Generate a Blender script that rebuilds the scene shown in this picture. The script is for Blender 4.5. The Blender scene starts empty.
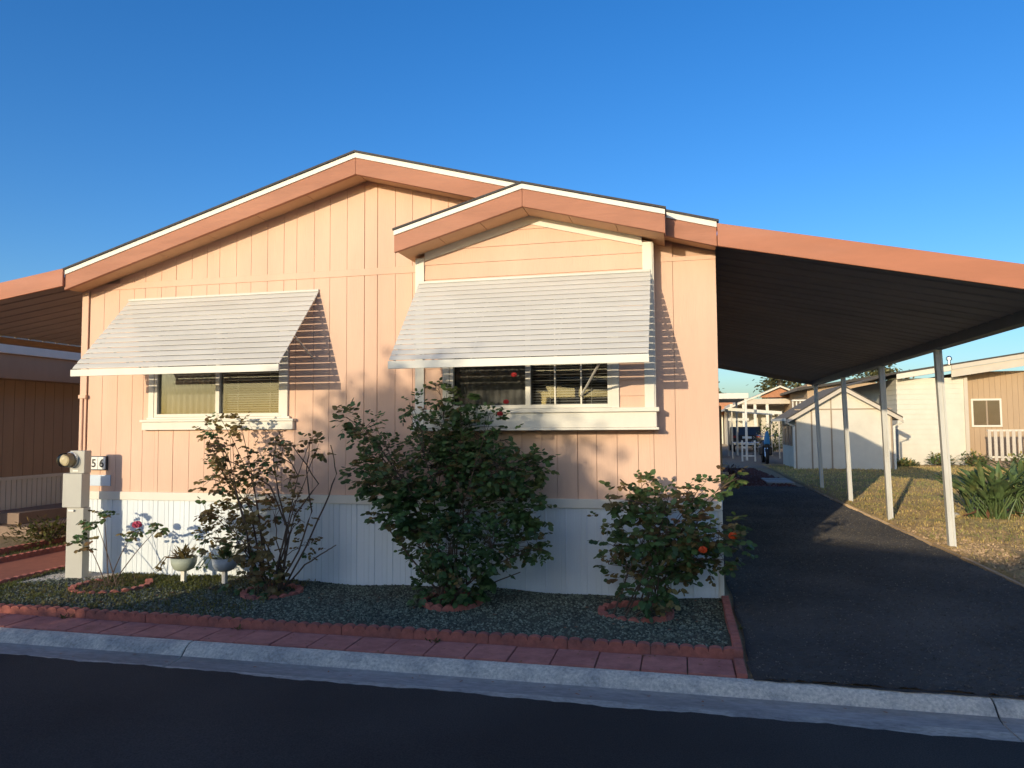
import bpy, bmesh, math, random
from mathutils import Vector, Matrix
# evening light: sun low behind the camera, a little to the left
SUNX, SUNZ = .32, .182
SUN, SKY, EXPO = 2.3, .15, .74
SUNCOL = (1.0, .86, .62)
AIR, DUST, OZONE = 1.0, 1.5, 3.6
SKYSAT = 1.22; SKYHUE = .510
ROOFZ = 3.98
ROSE_LEFT = [(-4.581, -0.748, 1.655, 0.144), (-4.379, -0.822, 1.458, 0.163), (-4.408, -0.658, 1.202, 0.188), (-3.99, -0.793, 1.408, 0.154), (-3.767, -0.843, 1.507, 0.122), (-4.603, -0.655, 1.15, 0.146), (-4.449, -0.366, 0.922, 0.24), (-4.636, -0.432, 0.72, 0.195), (-4.772, -0.452, 0.534, 0.173), (-4.133, -0.756, 0.578, 0.227), (-4.109, -0.579, 0.354, 0.212), (-4.257, -0.725, 0.229, 0.145), (-3.691, -0.783, 1.168, 0.103), (-3.378, -0.821, 1.477, 0.092), (-3.474, -0.76, 1.572, 0.062), (-3.818, -0.361, 0.729, 0.131), (-3.695, -0.416, 0.489, 0.108), (-4.877, -0.428, 0.818, 0.087), (-4.06, -0.432, 0.834, 0.151), (-4.078, -0.772, 1.261, 0.164), (-3.94, -0.706, 0.19, 0.156), (-3.781, -0.529, 0.95, 0.085), (-4.737, -0.47, 1.29, 0.108), (-4.497, -0.401, 1.704, 0.109), (-4.722, -0.387, 1.779, 0.087)]
ROSE_MID = [(-2.861, -0.898, 1.646, 0.181), (-3.192, -0.524, 1.744, 0.107), (-2.893, -0.476, 1.398, 0.236), (-2.997, -0.596, 1.21, 0.169), (-2.54, -0.832, 1.183, 0.244), (-2.424, -0.619, 1.452, 0.21), (-2.37, -0.896, 1.826, 0.141), (-2.336, -0.287, 1.987, 0.111), (-2.012, -0.337, 1.638, 0.241), (-2.042, -0.566, 1.924, 0.127), (-1.701, -0.744, 1.73, 0.124), (-2.331, -0.306, 1.639, 0.242), (-2.249, -0.548, 1.26, 0.298), (-1.916, -0.325, 1.249, 0.308), (-1.512, -0.349, 1.253, 0.197), (-1.316, -0.594, 1.315, 0.127), (-1.538, -0.662, 0.999, 0.272), (-1.958, -0.529, 0.886, 0.32), (-2.313, -0.65, 0.892, 0.293), (-2.554, -0.844, 0.837, 0.142), (-2.817, -0.74, 0.846, 0.083), (-2.514, -0.375, 0.518, 0.196), (-2.026, -0.929, 0.577, 0.301), (-1.659, -0.927, 0.632, 0.261), (-1.434, -0.509, 0.618, 0.192), (-1.245, -0.758, 0.591, 0.103), (-1.734, -0.575, 0.344, 0.127), (-2.225, -0.621, 0.196, 0.252), (-1.953, -0.713, 0.272, 0.187), (-2.511, -0.242, 0.231, 0.111), (-2.496, -0.819, 1.0, 0.204), (-1.581, -0.663, 1.546, 0.104), (-2.706, -0.814, 1.106, 0.153), (-2.112, -0.504, 1.449, 0.257), (-1.606, -0.761, 1.277, 0.226), (-1.344, -0.704, 0.917, 0.166)]
ROSE_RIGHT = [(-0.632, -0.47, 0.814, 0.151), (-0.492, -0.729, 1.023, 0.145), (-0.284, -0.584, 1.012, 0.19), (-0.382, -0.374, 1.08, 0.109), (-0.122, -0.863, 1.084, 0.081), (0.059, -0.887, 1.131, 0.101), (0.183, -0.785, 1.124, 0.082), (0.363, -0.459, 1.097, 0.086), (0.444, -0.55, 1.21, 0.064), (-0.58, -0.78, 0.641, 0.144), (-0.368, -0.723, 0.724, 0.207), (-0.112, -0.816, 0.786, 0.224), (0.139, -0.645, 0.811, 0.21), (0.292, -0.898, 0.808, 0.161), (0.433, -0.5, 0.626, 0.129), (-0.302, -0.379, 0.45, 0.24), (-0.036, -0.344, 0.498, 0.241), (0.178, -0.477, 0.485, 0.172), (-0.533, -0.34, 0.299, 0.154), (-0.283, -0.913, 0.299, 0.181), (-0.121, -0.748, 0.354, 0.144), (-0.669, -0.337, 0.384, 0.088), (0.349, -0.453, 0.486, 0.108), (-0.239, -0.674, 0.892, 0.167), (0.054, -0.35, 0.591, 0.197)]
FLOWERS_MID = [(-1.524, -0.85, 1.889), (-1.58, -0.85, 1.782), (-1.757, -0.85, 1.685), (-1.449, -0.85, 2.129)]
FLOWERS_RIGHT = [(0.39, -0.95, 0.769), (0.152, -0.95, 0.649), (-0.465, -0.95, 1.18), (-0.183, -0.95, 1.216)]
PINK_ROSE = [(-5.685, -0.45, 0.646), (-5.733, -0.45, 0.56), (-5.413, -0.45, 0.621), (-5.95, -0.45, 0.235), (-6.219, -0.45, 0.686), (-6.341, -0.45, 0.468), (-6.106, -0.45, 0.775)]
# ---------------------------------------------------------------- helpers
R_ = random.Random(7)
PI = math.pi
sc = bpy.context.scene
COL = sc.collection

class MB:
    """collects geometry that becomes ONE mesh object"""
    def __init__(s): s.v = []; s.f = []; s.mi = []; s.m = 0
    def face(s, pts, m=None):
        n = len(s.v); s.v += [tuple(p) for p in pts]; s.f.append(tuple(range(n, n+len(pts)))); s.mi.append(s.m if m is None else m)
    def hexa(s, p, m=None):          # 8 points: bottom 4 (ccw from above), top 4
        n = len(s.v); s.v += [tuple(q) for q in p]
        for f in ((3,2,1,0),(4,5,6,7),(0,1,5,4),(1,2,6,5),(2,3,7,6),(3,0,4,7)):
            s.f.append(tuple(n+i for i in f)); s.mi.append(s.m if m is None else m)
    def box(s, x0, x1, y0, y1, z0, z1, m=None):
        s.hexa([(x0,y0,z0),(x1,y0,z0),(x1,y1,z0),(x0,y1,z0),(x0,y0,z1),(x1,y0,z1),(x1,y1,z1),(x0,y1,z1)], m)
    def rake(s, x0, zt0, x1, zt1, h, y0, y1, m=None):   # sloping board with vertical ends, h tall
        s.hexa([(x0,y0,zt0-h),(x1,y0,zt1-h),(x1,y1,zt1-h),(x0,y1,zt0-h),(x0,y0,zt0),(x1,y0,zt1),(x1,y1,zt1),(x0,y1,zt0)], m)
    def prism(s, poly, y0, y1, m=None):                 # polygon in XZ (ccw seen from -Y) extruded in Y
        n = len(s.v); k = len(poly)
        s.v += [(x,y0,z) for x,z in poly] + [(x,y1,z) for x,z in poly]
        mm = s.m if m is None else m
        s.f.append(tuple(n+i for i in range(k))); s.mi.append(mm)
        s.f.append(tuple(n+k+i for i in reversed(range(k)))); s.mi.append(mm)
        for i in range(k):
            j = (i+1) % k; s.f.append((n+j, n+i, n+k+i, n+k+j)); s.mi.append(mm)
    def prismx(s, poly, x0, x1, m=None):                # polygon in YZ extruded in X
        n = len(s.v); k = len(poly); mm = s.m if m is None else m
        s.v += [(x0,y,z) for y,z in poly] + [(x1,y,z) for y,z in poly]
        s.f.append(tuple(n+i for i in reversed(range(k)))); s.mi.append(mm)
        s.f.append(tuple(n+k+i for i in range(k))); s.mi.append(mm)
        for i in range(k):
            j = (i+1) % k; s.f.append((n+i, n+j, n+k+j, n+k+i)); s.mi.append(mm)
    def strip_x(s, prof, x0, x1, m=None):               # open YZ profile swept along X
        for a, b in zip(prof, prof[1:]):
            s.face([(x0,a[0],a[1]),(x1,a[0],a[1]),(x1,b[0],b[1]),(x0,b[0],b[1])], m)
    def tube(s, pts, rad, n=6, m=None, cap=True):
        pts = [Vector(p) for p in pts]; k = len(pts)
        if not hasattr(rad, '__len__'): rad = [rad]*k
        base = len(s.v); mm = s.m if m is None else m
        for i, p in enumerate(pts):
            t = (pts[min(i+1,k-1)] - pts[max(i-1,0)])
            if t.length < 1e-9: t = Vector((0,0,1))
            t.normalize(); u = t.cross(Vector((0,0,1)) if abs(t.z) < .95 else Vector((1,0,0))).normalized(); w = t.cross(u)
            for j in range(n):
                a = 2*PI*j/n; s.v.append(tuple(p + rad[i]*(math.cos(a)*u + math.sin(a)*w)))
        for i in range(k-1):
            for j in range(n):
                j2 = (j+1) % n
                s.f.append((base+i*n+j, base+i*n+j2, base+(i+1)*n+j2, base+(i+1)*n+j)); s.mi.append(mm)
        if cap:
            s.f.append(tuple(base+j for j in reversed(range(n)))); s.mi.append(mm)
            s.f.append(tuple(base+(k-1)*n+j for j in range(n))); s.mi.append(mm)
    def lathe(s, cx, cy, prof, n=20, m=None):           # prof: list of (r, z)
        base = len(s.v); mm = s.m if m is None else m; k = len(prof)
        for r, z in prof:
            for j in range(n):
                a = 2*PI*j/n; s.v.append((cx+r*math.cos(a), cy+r*math.sin(a), z))
        for i in range(k-1):
            for j in range(n):
                j2 = (j+1) % n; s.f.append((base+i*n+j, base+i*n+j2, base+(i+1)*n+j2, base+(i+1)*n+j)); s.mi.append(mm)
        s.f.append(tuple(base+j for j in reversed(range(n)))); s.mi.append(mm)
        s.f.append(tuple(base+(k-1)*n+j for j in range(n))); s.mi.append(mm)
    def leaf(s, p, d, up, L, W, fold=.25, m=None):
        p = Vector(p); d = Vector(d).normalized(); side = d.cross(Vector(up))
        if side.length < 1e-4: side = d.cross(Vector((1,.3,.2)))
        side.normalize(); nn = side.cross(d)
        dn = nn*(fold*W)
        b = p; t = p + d*L - nn*(L*.12)
        l1 = p+d*L*.3+side*W*.46-dn*.6; l2 = p+d*L*.68+side*W*.40-dn*.8
        r1 = p+d*L*.3-side*W*.46-dn*.6; r2 = p+d*L*.68-side*W*.40-dn*.8
        n = len(s.v); s.v += [tuple(q) for q in (b,t,l1,l2,r1,r2)]; mm = s.m if m is None else m
        s.f += [(n,n+2,n+3,n+1),(n,n+1,n+5,n+4)]; s.mi += [mm,mm]
    def blob(s, c, r, m=None, sz=1.0, jit=.25, rnd=R_):  # small irregular pebble
        n = len(s.v); mm = s.m if m is None else m
        a0 = rnd.uniform(0,PI)
        def q(x,y,z): 
            k = r*rnd.uniform(1-jit,1+jit); ca,sa = math.cos(a0),math.sin(a0)
            return (c[0]+k*(x*ca-y*sa), c[1]+k*(x*sa+y*ca), c[2]+k*z*sz)
        s.v += [q(1,0,0),q(0,1,0),q(-1,0,0),q(0,-1,0),q(0,0,1),q(.62,.62,.6)]
        for f in ((0,5,4),(5,1,4),(1,2,4),(2,3,4),(3,0,4),(0,1,5)):
            s.f.append(tuple(n+i for i in f)); s.mi.append(mm)
    def build(s, name, mats, parent=None, bevel=0, smooth=False, solid=0):
        me = bpy.data.meshes.new(name); me.from_pydata(s.v, [], s.f)
        if not isinstance(mats, (list,tuple)): mats = [mats]
        for m in mats: me.materials.append(m)
        if len(mats) > 1: me.polygons.foreach_set('material_index', s.mi)
        if smooth: me.polygons.foreach_set('use_smooth', [True]*len(me.polygons))
        me.update(); o = bpy.data.objects.new(name, me); COL.objects.link(o)
        if parent: o.parent = parent; o.matrix_parent_inverse = Matrix.Translation(-world_loc(parent))
        if bevel:
            md = o.modifiers.new('bevel', 'BEVEL'); md.width = bevel; md.segments = 2; md.limit_method = 'ANGLE'; md.angle_limit = math.radians(40)
        if solid:
            md = o.modifiers.new('solid', 'SOLIDIFY'); md.thickness = solid
        return o

def world_loc(o): return Vector(o.location) if o.type == 'EMPTY' else Vector((0,0,0))

def tag(o, label, cat, group=None, kind=None):
    o['label'] = label; o['category'] = cat
    if group: o['group'] = group
    if kind: o['kind'] = kind
    return o
def thing(name, loc, label, cat, group=None):
    o = bpy.data.objects.new(name, None); COL.objects.link(o); o.location = loc; o.empty_display_size = .2
    return tag(o, label, cat, group)
def struct(o): o['kind'] = 'structure'; return o
def stuff(o, label, cat): tag(o, label, cat); o['kind'] = 'stuff'; return o
def copy_tree(o, dx, parent=None):
    c = o.copy(); COL.objects.link(c)
    if parent: c.parent = parent
    else: c.location = Vector(o.location) + Vector(dx)
    for ch in list(o.children): copy_tree(ch, dx, c)
    return c
ORD = ['first','second','third','fourth','fifth','sixth','seventh','eighth','ninth','tenth','eleventh','twelfth','thirteenth','fourteenth','fifteenth','sixteenth','seventeenth','eighteenth','nineteenth','twentieth','twenty-first','twenty-second','twenty-third','twenty-fourth','twenty-fifth','twenty-sixth']

# ---------------------------------------------------------------- materials
def mat(name, col, rough=.7, var=.12, scale=6, stretch=(1,1,1), bump=.0, bscale=60, bstretch=(1,1,1), col2=None, c2scale=1.2, c2lo=.5, c2hi=.7, metal=0, spec=.4, transl=0, detail=6, bdist=.01, dr=0, isl=0):
    m = bpy.data.materials.new(name); m.use_nodes = True; nt = m.node_tree; N = nt.nodes; L = nt.links
    b = N['Principled BSDF']; b.inputs['Roughness'].default_value = rough; b.inputs['Metallic'].default_value = metal
    b.inputs['Specular IOR Level'].default_value = spec
    b.inputs['Diffuse Roughness'].default_value = dr
    g = N.new('ShaderNodeNewGeometry')
    def mapped(st):
        mp = N.new('ShaderNodeMapping'); mp.inputs['Scale'].default_value = st; L.new(g.outputs['Position'], mp.inputs['Vector']); return mp
    nz = N.new('ShaderNodeTexNoise'); nz.inputs['Scale'].default_value = scale; nz.inputs['Detail'].default_value = detail; nz.inputs['Roughness'].default_value = .65
    L.new(mapped(stretch).outputs[0], nz.inputs['Vector'])
    mr = N.new('ShaderNodeMapRange'); mr.inputs['From Min'].default_value = .25; mr.inputs['From Max'].default_value = .75
    mr.inputs['To Min'].default_value = 1-var; mr.inputs['To Max'].default_value = 1+var
    L.new(nz.outputs['Fac'], mr.inputs['Value'])
    mul = N.new('ShaderNodeMix'); mul.data_type = 'RGBA'; mul.blend_type = 'MULTIPLY'; mul.inputs['Factor'].default_value = 1
    base = None
    if col2:
        n2 = N.new('ShaderNodeTexNoise'); n2.inputs['Scale'].default_value = c2scale; n2.inputs['Detail'].default_value = 5
        L.new(mapped(stretch).outputs[0], n2.inputs['Vector'])
        r2 = N.new('ShaderNodeMapRange'); r2.inputs['From Min'].default_value = c2lo; r2.inputs['From Max'].default_value = c2hi
        L.new(n2.outputs['Fac'], r2.inputs['Value'])
        mx = N.new('ShaderNodeMix'); mx.data_type = 'RGBA'; mx.inputs['A'].default_value = (*col,1); mx.inputs['B'].default_value = (*col2,1)
        L.new(r2.outputs[0], mx.inputs['Factor']); L.new(mx.outputs['Result'], mul.inputs['A'])
    else: mul.inputs['A'].default_value = (*col,1)
    if isl:
        mi = N.new('ShaderNodeMapRange'); mi.inputs['To Min'].default_value = 1-isl; mi.inputs['To Max'].default_value = 1+isl
        L.new(g.outputs['Random Per Island'], mi.inputs['Value'])
        mm = N.new('ShaderNodeMath'); mm.operation = 'MULTIPLY'; L.new(mi.outputs[0], mm.inputs[0]); L.new(mr.outputs[0], mm.inputs[1]); L.new(mm.outputs[0], mul.inputs['B'])
    else: L.new(mr.outputs[0], mul.inputs['B'])
    L.new(mul.outputs['Result'], b.inputs['Base Color'])
    if bump:
        nb = N.new('ShaderNodeTexNoise'); nb.inputs['Scale'].default_value = bscale; nb.inputs['Detail'].default_value = 4
        L.new(mapped(bstretch).outputs[0], nb.inputs['Vector'])
        bp = N.new('ShaderNodeBump'); bp.inputs['Strength'].default_value = bump; bp.inputs['Distance'].default_value = bdist
        L.new(nb.outputs['Fac'], bp.inputs['Height']); L.new(bp.outputs[0], b.inputs['Normal'])
    if transl:
        tr = N.new('ShaderNodeBsdfTranslucent'); L.new(mul.outputs['Result'], tr.inputs['Color'])
        ms = N.new('ShaderNodeMixShader'); ms.inputs[0].default_value = transl
        out = N['Material Output']; L.new(b.outputs[0], ms.inputs[1]); L.new(tr.outputs[0], ms.inputs[2]); L.new(ms.outputs[0], out.inputs['Surface'])
    return m

def glass_mat(name, tint=(.55,.55,.52), refl=.10):
    m = bpy.data.materials.new(name); m.use_nodes = True; nt = m.node_tree; N = nt.nodes; L = nt.links
    N.remove(N['Principled BSDF'])
    t = N.new('ShaderNodeBsdfTransparent'); t.inputs[0].default_value = (*tint,1)
    gl = N.new('ShaderNodeBsdfGlossy'); gl.inputs['Roughness'].default_value = .02; gl.inputs['Color'].default_value = (.62,.62,.62,1)
    fr = N.new('ShaderNodeFresnel'); fr.inputs['IOR'].default_value = 1.55
    ad = N.new('ShaderNodeMath'); ad.operation = 'ADD'; ad.inputs[1].default_value = refl; ad.use_clamp = True; L.new(fr.outputs[0], ad.inputs[0])
    ms = N.new('ShaderNodeMixShader'); L.new(ad.outputs[0], ms.inputs[0]); L.new(t.outputs[0], ms.inputs[1]); L.new(gl.outputs[0], ms.inputs[2])
    L.new(ms.outputs[0], N['Material Output'].inputs['Surface']); return m

M = dict(
 lane = mat('lane_dirt', (.20,.16,.12), .95, .25, 12, dr=1, bump=.5, bscale=30),
 siding = mat('salmon_siding', (.72,.475,.345), .8, .07, 3, (1,1,.3), .25, 90, (1,1,.06), col2=(.655,.415,.295), c2scale=.9, c2lo=.45, c2hi=.8),
 groove = mat('siding_groove', (.55,.355,.25), .9, .1),
 fascia = mat('redwood_fascia', (.40,.175,.108), .75, .16, 5, (.25,1,1.5), .3, 60, (.08,1,1), col2=(.46,.215,.135), c2scale=1.5, c2lo=.45, c2hi=.7),
 metal_fascia = mat('red_metal_fascia', (.42,.16,.088), .6, .12, 3, (.4,1,2), .08, 20, col2=(.42,.185,.12), c2scale=1.2, c2lo=.42, c2hi=.65),
 white = mat('white_paint', (.73,.68,.58), .6, .05, 5, (1,1,.4), .1, 60),
 skirt = mat('white_skirting', (.71,.755,.775), .5, .06, 4, (1,1,.25), .05, 30, col2=(.60,.62,.61), c2scale=2.0, c2lo=.5, c2hi=.8),
 drip = mat('white_drip_edge', (.74,.70,.63), .5, .04),
 soffit = mat('soffit_board', (.60,.37,.22), .8, .1, 5),
 shingle = mat('dark_shingle', (.07,.065,.065), .9, .3, 30, bump=.5, bscale=80),
 awning = mat('white_awning_enamel', (.60,.57,.51), .5, .06, 4, (.4,1,1), 0, col2=(.53,.50,.44), c2scale=2.5, c2lo=.5, c2hi=.8),
 bar = mat('white_bar_enamel', (.74,.70,.60), .5, .05),
 pan = mat('brown_carport_pan', (.46,.38,.335), .65, .18, 2, (.3,1,1)),
 beam = mat('weathered_grey_beam', (.17,.17,.18), .5, .12, 5),
 post = mat('white_metal_post', (.62,.60,.55), .5, .07, 5, (1,1,.3), 0, col2=(.48,.45,.40), c2scale=3, c2lo=.6, c2hi=.8),
 asphalt = mat('road_asphalt', (.025,.0225,.0205), .9, .75, 110, (1,1,1), .8, 160, col2=(.050,.044,.039), c2scale=.45, c2lo=.40, c2hi=.66, detail=8, dr=1),
 drive = mat('driveway_asphalt', (.050,.044,.039), .9, .3, 120, (1,1,1), .6, 110, col2=(.092,.080,.068), c2scale=.7, c2lo=.42, c2hi=.72, bdist=.03, dr=1),
 aggregate = mat('asphalt_aggregate', (.11,.095,.078), .9, .2, 30, isl=.7, dr=1),
 concrete = mat('kerb_concrete', (.66,.58,.475), .9, .42, 45, (1,1,1), .9, 110, col2=(.42,.385,.34), c2scale=4.5, c2lo=.45, c2hi=.66, detail=10, dr=.6),
 worn = mat('worn_concrete', (.46,.405,.335), .9, .40, 40, (.6,1,1), .9, 110, col2=(.30,.275,.245), c2scale=5, c2lo=.42, c2hi=.62, detail=10, dr=.6),
 gutter = mat('gutter_concrete', (.24,.215,.19), .85, .3, 40, (.3,1,1), .4, 120, col2=(.34,.315,.29), c2scale=1.6, c2lo=.42, c2hi=.65, detail=9, dr=.6),
 joint = mat('dark_joint', (.03,.03,.03), .9),
 paver = mat('red_concrete_paver', (.47,.185,.145), .85, .22, 14, (1,1,1), .4, 140, col2=(.36,.13,.105), c2scale=4, c2lo=.42, c2hi=.68, detail=9, dr=.6, isl=.12),
 edging = mat('red_scallop_concrete', (.42,.135,.095), .85, .28, 22, (1,1,1), .6, 120, col2=(.30,.11,.085), c2scale=5, c2lo=.45, c2hi=.65, dr=.6, isl=.1),
 path = mat('red_path_concrete', (.46,.16,.09), .85, .12, 8, (1,1,1), .25, 120, col2=(.38,.13,.08), c2scale=1.5),
 bed = mat('green_gravel_bed', (.085,.086,.058), .95, .4, 60, (1,1,1), .8, 90, col2=(.12,.10,.065), c2scale=1.5, bdist=.02, dr=1),
 soil = mat('dry_soil', (.26,.19,.11), .95, .25, 20, (1,1,1), .6, 40, col2=(.30,.22,.125), c2scale=.35, bdist=.05, dr=1),
 lawn = mat('dry_lawn_soil', (.44,.30,.14), .95, .25, 25, (1,1,1), 1.0, 60, col2=(.34,.27,.12), c2scale=.7, bdist=.05, dr=1),
 lavarock = mat('red_lava_rock', (.13,.05,.04), .95, .4, 25, (1,1,1), .8, 60, bdist=.03),
 grey_box = mat('grey_meter_paint', (.47,.45,.39), .45, .06, 5),
 rubber = mat('black_rubber', (.02,.02,.02), .7),
 dark = mat('dark_metal', (.035,.035,.04), .35, .1, spec=.5),
 chrome = mat('chrome', (.7,.7,.7), .2, .02, metal=1),
 cane = mat('rose_cane', (.10,.065,.045), .8, .25, 30),
 petal_red = mat('red_petal', (.42,.03,.03), .6, .2, 60, transl=.2),
 petal_orange = mat('orange_petal', (.75,.10,.025), .6, .15, 60, transl=.2),
 petal_pink = mat('pink_petal', (.62,.10,.17), .6, .15, 60, transl=.2),
 leaf = mat('rose_leaf', (.066,.118,.036), .42, .25, 14, col2=(.13,.14,.04), c2scale=4, c2lo=.52, c2hi=.75, transl=.3, isl=.5),
 leaf_dry = mat('bronze_rose_leaf', (.19,.145,.05), .5, .3, 14, col2=(.20,.10,.045), c2scale=5, c2lo=.5, c2hi=.7, transl=.35, isl=.5),
 grass = mat('green_grass', (.11,.12,.03), .7, .4, 5, col2=(.20,.16,.05), c2scale=3, transl=.3),
 dry_grass = mat('dry_grass', (.68,.48,.175), .8, .3, 5, col2=(.38,.37,.11), c2scale=1.2, c2lo=.45, c2hi=.65, transl=.3, isl=.22),
 strelitzia = mat('broad_leaf', (.13,.19,.07), .4, .2, 5, col2=(.22,.20,.07), c2scale=3, c2lo=.5, c2hi=.75, transl=.25, isl=.4),
 dead_leaf = mat('dead_leaf', (.26,.12,.06), .8, .3, 10),
 tree_leaf = mat('tree_leaf', (.17,.165,.065), .6, .3, 1.5, col2=(.24,.21,.09), c2scale=.8, transl=.3, isl=.4),
 bright_leaf = mat('bright_leaf', (.13,.19,.03), .6, .3, 3, transl=.3),
 bark = mat('bark', (.11,.085,.06), .9, .3, 12, (1,1,.2), .5, 20),
 cream = mat('cream_siding', (.68,.62,.51), .75, .06, 3, col2=(.60,.545,.44), c2scale=1, c2lo=.5, c2hi=.8),
 cream_trim = mat('cream_trim', (.58,.50,.40), .7, .05, 3),
 brown_trim = mat('tan_batten', (.36,.27,.19), .8, .08, 4),
 tan = mat('tan_siding', (.46,.32,.20), .8, .07, 3, (1,1,.3)),
 brown = mat('brown_siding', (.38,.25,.155), .85, .1, 3, (1,1,.3)),
 roofgrey = mat('grey_roofing', (.085,.075,.065), .95, .15, 6, dr=1),
 orange_roof = mat('orange_tile_roof', (.42,.19,.10), .85, .2, 8),
 curtain = mat('grey_curtain', (.33,.325,.315), .9, .06, 8, (1,1,.1)),
 blind = mat('window_blind', (.40,.40,.39), .6, .05),
 darkroom = mat('dark_interior', (.05,.042,.035), .9),  # near-black colour stands in for the unlit rooms behind the windows
 pane = glass_mat('window_glass', (.80,.80,.79), .0),
 dome = glass_mat('meter_glass', (.92,.90,.82), .0),
 meter = mat('meter_brass', (.60,.52,.37), .5, .1),
 sign = mat('number_sign_white', (.80,.77,.70), .6, .03),
 black = mat('black_lettering', (.02,.02,.02), .5),
 placard = mat('pale_blue_placard', (.55,.63,.72), .5, .05),
 bowl = mat('pale_green_bowl', (.36,.39,.30), .6, .15),
 bluebowl = mat('pale_blue_bowl', (.36,.39,.42), .6, .15),
 car = mat('dark_car_paint', (.05,.042,.038), .5, .05, spec=.2),
 tail = mat('red_tail_light', (.30,.02,.02), .3),
 blue = mat('blue_plastic', (.03,.22,.42), .4, .05),
 rock = mat('pale_rock', (.45,.41,.36), .9, .2, 10, bump=.5, bscale=20),
 gravel_tan = mat('tan_gravel', (.36,.25,.15), .9, .3, 40, isl=.6, dr=1),
 gravel_green = mat('green_gravel', (.15,.162,.112), .9, .3, 45, col2=(.10,.104,.075), c2scale=3, isl=.75, dr=1),
 hedge = mat('hedge_leaf', (.05,.07,.025), .6, .3, 5),
 stepwood = mat('brown_step_board', (.27,.19,.14), .85, .15, 5),
)

# ---------------------------------------------------------------- ground, road, kerb, driveway
g = MB(); gp = [(-500,-.012),(-11.1,-.012),(-10.95,-.15),(-2.09,-.15),(-2.04,-.012),(600,-.012)]
for a, b in zip(gp, gp[1:]):
    g.face([(-500,a[0],a[1]),(500,a[0],a[1]),(500,b[0],b[1]),(-500,b[0],b[1])])
struct(g.build('ground', M['soil']))

def wob(x, a=.012, s=1.0): return a*(math.sin(x*3.1*s)+.6*math.sin(x*7.7*s+1.3)+.5*math.sin(x*17.3*s+.4)+.5*math.sin(x*41*s))
def redge(x): return -2.488-.016*max(-6,min(4,x))+wob(x)
rd = MB(); xs = [-60,-30]+[-16+i*.06 for i in range(int(32/.06))]+[30,60]
for a, b in zip(xs, xs[1:]):
    rd.face([(a,-10.6,-.10),(b,-10.6,-.10),(b,-6.5,-.062),(a,-6.5,-.062)])
    rd.face([(a,-6.5,-.062),(b,-6.5,-.062),(b,redge(b),-.0835),(a,redge(a),-.0835)])
struct(rd.build('road', M['asphalt'], smooth=False))

prof = [(-2.05,.0),(-2.09,-.003),(-2.12,-.013),(-2.145,-.030),(-2.17,-.056),(-2.19,-.076)]
prof2 = [(-2.19,-.076),(-2.22,-.087),(-2.25,-.0925),(-2.37,-.0935)]
prof3 = [(-2.37,-.0935),(-2.42,-.0915),(-2.62,-.088)]
kb = MB()
for x0, x1 in ((-60,-9.3),(-9.288,-3.79),(-3.776,1.80),(1.812,7.4),(7.412,60)):
    for a in range(1):
        kb.strip_x(prof[::-1], x0, x1, 0); kb.strip_x(prof2[::-1], x0, x1, 1); kb.strip_x(prof3[::-1], x0, x1, 2)
        for P in (prof, prof2, prof3):
            for X in (x0, x1):
                for q, w in zip(P, P[1:]): kb.face([(X,q[0],q[1]),(X,w[0],w[1]),(X,w[0],-.2),(X,q[0],-.2)], 0)
struct(kb.build('kerb', [M['concrete'], M['gutter'], M['worn']]))
kj = MB()
for x in (-3.783, 1.806): kj.strip_x([(y,z-.012) for y,z in (prof+prof2[1:]+prof3[1:])[::-1]], x-.012, x+.012)
struct(kj.build('kerb_joint', M['joint']))
ok = MB(); ok.box(-60,60,-11.0,-10.6,-.2,-.0); struct(ok.build('far_kerb', M['concrete'], bevel=.03))

dr = MB(); ys = [-2.06+i*.08 for i in range(int(15.4/.08)+1)]
def drl(y): return .44 + (.012*math.sin(y*5)) - (.02 if y < -1.7 else 0)
def drr(y): return 3.36-.018*y + .012*math.sin(y*4.3)+.008*math.sin(y*11) + (max(0,-y)*.25)
gx = 112; gy = [-2.06+.020*i*(1+.0009*i) for i in range(1000)]; gy = [y for y in gy if y < 13.32]+[13.34]
def hrow(y): 
    row = []
    for i in range(gx+1):
        u = i/gx; x = drl(y)+(drr(y)-drl(y))*u; e = 0 < i < gx
        row.append((x+(R_.uniform(-.006,.006) if e else 0), y+R_.uniform(-.005,.005), .006+(R_.uniform(0,.019) if e else 0)))
    return row
prev = hrow(gy[0])
n0 = 0
dr.v += prev
for y in gy[1:]:
    cur = hrow(y); dr.v += cur
    for i in range(gx):
        q = (n0+i, n0+i+1, n0+gx+2+i, n0+gx+1+i)
        dr.f += [(q[0],q[1],q[2]),(q[0],q[2],q[3])]; dr.mi += [0,0]
    n0 += gx+1
# ragged edge that lies over the kerb
xs = [.43+i*.05 for i in range(66)]
for a, b in zip(xs, xs[1:]):
    fa = -2.085+wob(a,.01); fb = -2.085+wob(b,.01)
    dr.face([(a,fa,.0045),(b,fb,.0045),(b,-2.055,.006),(a,-2.055,.006)])
struct(dr.build('driveway', M['drive']))
ag = MB()
for i in range(16000):
    y = -2.04+13.5*R_.random()**1.25; x = R_.uniform(drl(y)+.01, drr(y)-.01); ag.blob((x,y,.014), R_.uniform(.004,.009), sz=1.0)
stuff(ag.build('driveway_aggregate', M['aggregate']), 'small worn stones showing through the driveway asphalt', 'aggregate')
sb = MB()
for y in range(-2, 13): sb.box(drr(y)+.012, drr(y)+.06, y, y+.985, -.03, .022+R_.uniform(-.004,.004))
tag(sb.build('driveway_border', M['gravel_tan'], bevel=.006), 'thin pale concrete border along the right edge of the driveway', 'border')
lr = MB(); lr.face([(.42,13.35,.006),(3.02,13.35,.006),(2.9,15.5,.006),(2.6,21.5,.006),(.42,22.5,.006)])
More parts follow.
